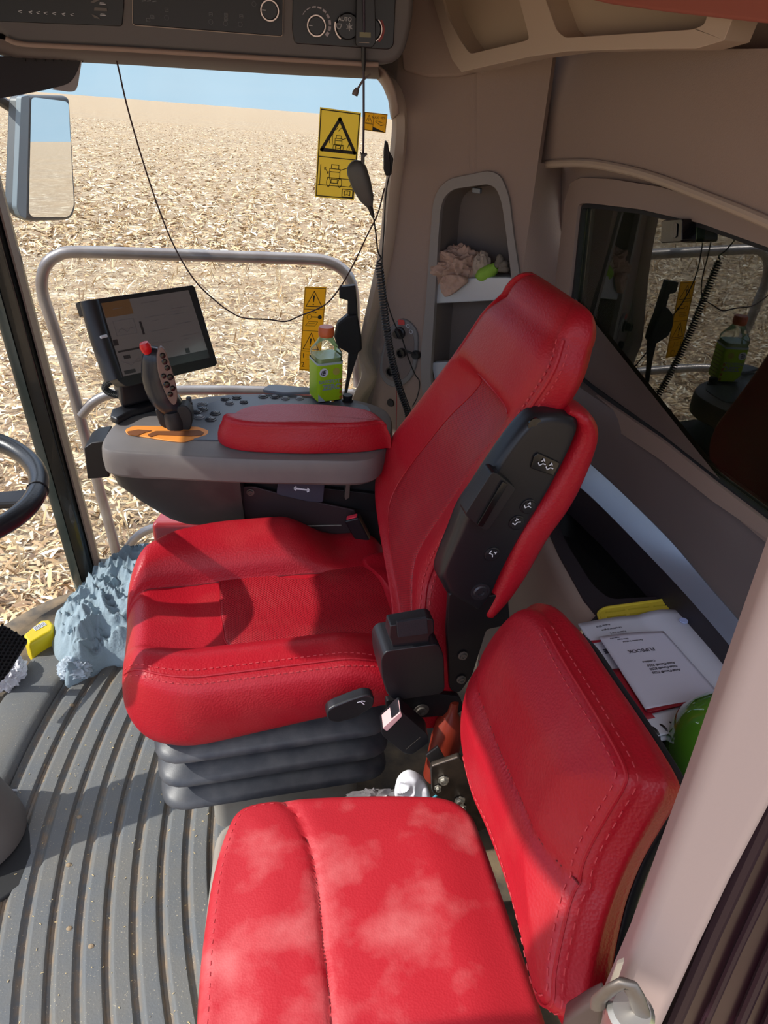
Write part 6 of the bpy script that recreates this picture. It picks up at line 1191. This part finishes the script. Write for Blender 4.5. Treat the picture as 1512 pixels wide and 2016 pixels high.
# binder-page manual and flipbook
def paper_z(z): return z
MZ = .614
mb_ = thing('manual', PZ(1290, 1330, MZ), 'white operator manual with red band and wire spiral lying on the rear ledge', 'manual')
c4 = [(1138, 1229), (1358, 1205), (1475, 1330), (1425, 1420), (1320, 1475), (1288, 1452)]
def sheet(px4, z, nu, nv, zf):
    m = MB(); TL, TR, BR, BL = [PZ(*q, z) for q in px4]
    def fn(u, v): p = lerp(lerp(TL, TR, u), lerp(BL, BR, u), v); return p+V(0, 0, zf(u, v))
    g = MB(); g.grid(fn, nu, nv); return g, fn
zf1 = lambda u, v: .010*math.sin(max(0, u-.55)/.45*math.pi)*(1-.3*v)+.004*math.sin(u*5)*(1-v)
g, f1 = sheet([(1138, 1229), (1345, 1201), (1570, 1420), (1290, 1460)], MZ, 30, 20, zf1); g.obj('cover', mat('manual_white', (205, 208, 222), .6), mb_, smooth=60, solid=.003)
def band(fn, u0, u1, v0, v1, off, name, m_, parent, n=16):
    g = MB(); g.grid(lambda a, b: fn(lerp(u0, u1, a), lerp(v0, v1, b))+V(0, 0, off), n, 4); return g.obj(name, m_, parent, smooth=60, solid=.0004)
redink = mat('manual_red', (150, 26, 44), .5)
g, f1b = sheet([(1200, 1318), (1262, 1312), (1345, 1405), (1262, 1418)], MZ+.0095, 12, 10, lambda u, v: 0); g.obj('red_cover', redink, mb_, smooth=60, solid=.001)
g, f1c = sheet([(1262, 1411), (1420, 1378), (1460, 1420), (1294, 1450)], MZ+.008, 16, 8, lambda u, v: .004*math.sin(u*3)); g.obj('lower_page', MATS['manual_white'], mb_, smooth=60, solid=.001)
pg = [PZ(*q, MZ+.0115) for q in [(1160, 1253), (1187, 1252), (1187, 1259), (1166, 1260)]]; m = MB(); m.prism([PZ(*q, MZ+.009) for q in [(1158, 1262), (1184, 1260), (1182, 1264), (1162, 1267)]], (0, 0, .0006)); m.obj('red_mark', redink, mb_)
for x_, y_ in ((1346, 1222), (1436, 1318)):
    m = MB(); m.lathe([(.0, .0012), (.0075, .0012), (.008, 0), (0, 0)], PZ(x_, y_, MZ+.011), (0, 0, 1), 18); m.obj('punch_hole', mat('hole_pale', (172, 186, 232), .5), mb_)
FZ = MZ+.0125
fb_t = thing('flipbook', PZ(1290, 1330, FZ), 'white flipbook card with red lower stripe lying upside down on the manual', 'booklet')
g, f2 = sheet([(1179, 1254), (1306, 1243), (1424, 1378), (1272, 1402)], FZ, 20, 20, lambda u, v: .003*math.sin(u*3.1)+.002*v); g.obj('cover', mat('flip_white', (208, 208, 226), .6), fb_t, smooth=60, solid=.0012)
band(f2, 0, 1, .985, 1.02, .0012, 'red_stripe', redink, fb_t)
def on2(u, v, off=.0016, fn=f2):
    p = fn(u, v); du = unit(fn(u+.02, v)-p); dv = unit(fn(u, v+.02)-p); return Fr(p+V(0, 0, off), -du, dv)     # upside-down writing
blk = mat('print_dark', (52, 48, 62), .6)
# (reading direction runs towards -u, so the words read upside down from here as in the photo)
for s_, u_, v_, sz in (('FLIPBOOK', .44, .27, .017), ('Combine', .43, .43, .010), ('Axial-Flow® 9250', .56, .485, .0112), ('Axial-Flow® 8250', .56, .535, .0112), ('Axial-Flow® 7250', .56, .585, .0112), ('Part number 51482214', .42, .125, .0062), ('Edition English', .30, .085, .0055), ('August 2018', .2, .055, .0055)):
    text('lettering', s_, sz*.64, on2(u_, v_), blk, fb_t, weight=0)
for s_, u_, v_, sz in (('Part number 47778177', .42, .20, .0085), ('Volume 2 of 2', .26, .15, .007), ('1st edition English', .23, .11, .007), ('August 2018', .18, .07, .007)): text('lettering', s_, sz*.8, on2(u_, v_, .004, f1), blk, mb_)
text('logo_lettering', 'CASE', .014, on2(.12, .29, .004, f1), blk, mb_, weight=.0006)
m = MB()
for k in range(8):
    c = PZ(1290+k*17, 1452-k*5, MZ-.002); m.tube([c+unit((.35, -.9, 0))*(.012*math.cos(a)-.004)+V(0, 0, .012*math.sin(a)+.002) for a in np.linspace(-.6, 4.0, 14)], .0016, 6)
m.obj('wire_spiral', black, mb_, smooth=60)
# green glossy helmet-like flask behind the post
gb = thing('green_flask', PZ(1400, 1530, .45), 'glossy green rounded flask half hidden behind the door post', 'flask')
gc = PP(1402, 1476, V(.62, .75, .64), FW)
m = MB(); m.lathe([(0, .105), (.030, .100), (.055, .085), (.074, .058), (.082, .025), (.082, -.01), (.076, -.035), (.074, -.05), (.070, -.10), (.064, -.16), (.0, -.165)], gc+V(.02, 0, -.02), unit((-.08, .05, 1)), 44); m.obj('flask_body', mat('green_gloss', (84, 142, 40), .06, coat=1.0), gb, smooth=60)
m = MB(); m.lathe([(.0765, -.034), (.079, -.036), (.0790, -.042), (.0765, -.044)], gc+V(.02, 0, -.02), unit((-.08, .05, 1)), 44); m.obj('flask_band', mat('green_dark', (40, 74, 26), .2), gb)
# orange-brown bottle wedged between the seats, white wipe
m = MB(); wb = PP(880, 1450, V(.2, 1.02, .4), FW); m.lathe([(0, .085), (.008, .083), (.010, .06), (.026, .035), (.030, 0), (.030, -.10), (0, -.11)], wb, unit((.1, .1, 1)), 24); m.obj('amber_bottle', mat('amber_plastic', (126, 44, 28), .35), props=T('dark reddish brown bottle wedged between the two seats', 'bottle'), smooth=50)
wp = PP(815, 1555, V(.2, .9, .2), (0, -1, 0)); m = MB()
m.pad(Fr(wp, (1, 0, 0), (0, .25, 1)), [(-.028, -.04), (-.030, .01), (-.012, .03), (.01, .022), (.026, .0), (.03, -.04)], .02, .006, lambda a, b: .010*(1-2*abs(noise.noise(Vector((a*40, b*40, 1))))), n=60, rings=16); m.obj('paper_tissue', white, props=T('white paper tissue tucked behind the passenger seat cushion', 'tissue'), smooth=50)
m = MB(); m.tube(smooth_open([wp+V(.0, -.02, -.03), wp+V(.02, -.02, -.012), wp+V(.045, -.01, .0)], 12), .002, 8); m.obj('blue_string', mat('string_blue', (70, 160, 180), .7), props=T('short piece of blue string beside the hinge bracket', 'string'))
crumple('clear_wrapper', mat('wrapper_grey', (120, 116, 118), .3), PP(740, 1576, V(.1, .9, .2), (0, -1, 0))-V(0, 0, .012), (.045, .02, .02), 2, .4, T('crumpled clear plastic wrapper behind the passenger seat cushion', 'wrapper'), 6, (20, 30), .9)
# door striker on the post
sk = thing('door_striker', BQ((1240, 2010), .02), 'bare steel door striker bracket at the foot of the door post', 'striker')
def KB(q, c): return BQ(q, c)
m = MB(); m.tube([KB(q, .05) for q in [(1178, 1982), (1180, 1966), (1205, 1946), (1228, 1934), (1240, 1940), (1252, 1960), (1262, 1990), (1268, 2030)]], .0042, 10, flat=1.8); m.obj('striker_bar', dull_steel, sk, smooth=60)
m = MB(); m.lathe([(.020, 0), (.020, .05), (.016, .055), (0, .055)], KB((1225, 2040), .045), unit(BP.v*1.0+BP.w*.1-BP.u*.05), 24); m.obj('striker_roller', steel, sk)
m = MB(); m.prism([KB(q, .03) for q in round_poly([(1228, 1938), (1262, 1958), (1280, 2000), (1282, 2070), (1240, 2070), (1236, 1990)], 5, 3)], BP.w*.008); m.obj('striker_plate', mat('plate_tan', (146, 138, 126), .45, metal=.6), sk, bevel=.002)
m = MB(); m.prism([KB(q, .03) for q in [(1110, 2010), (1150, 1985), (1182, 1968), (1188, 1985), (1178, 2060), (1100, 2060)]], -BP.w*.02); m.obj('striker_mount', mat('mount_brown', (66, 54, 52), .5), sk, bevel=.004)
m = MB(); rr_p = [KB(q, .004) for q in [(1216, 1890), (1229, 1885), (1206, 1955), (1190, 1960)]]; m.prism(rr_p, BP.w*.004); m.obj('trim_22', mat('cream_seal', (205, 192, 170), .6), props=ST)
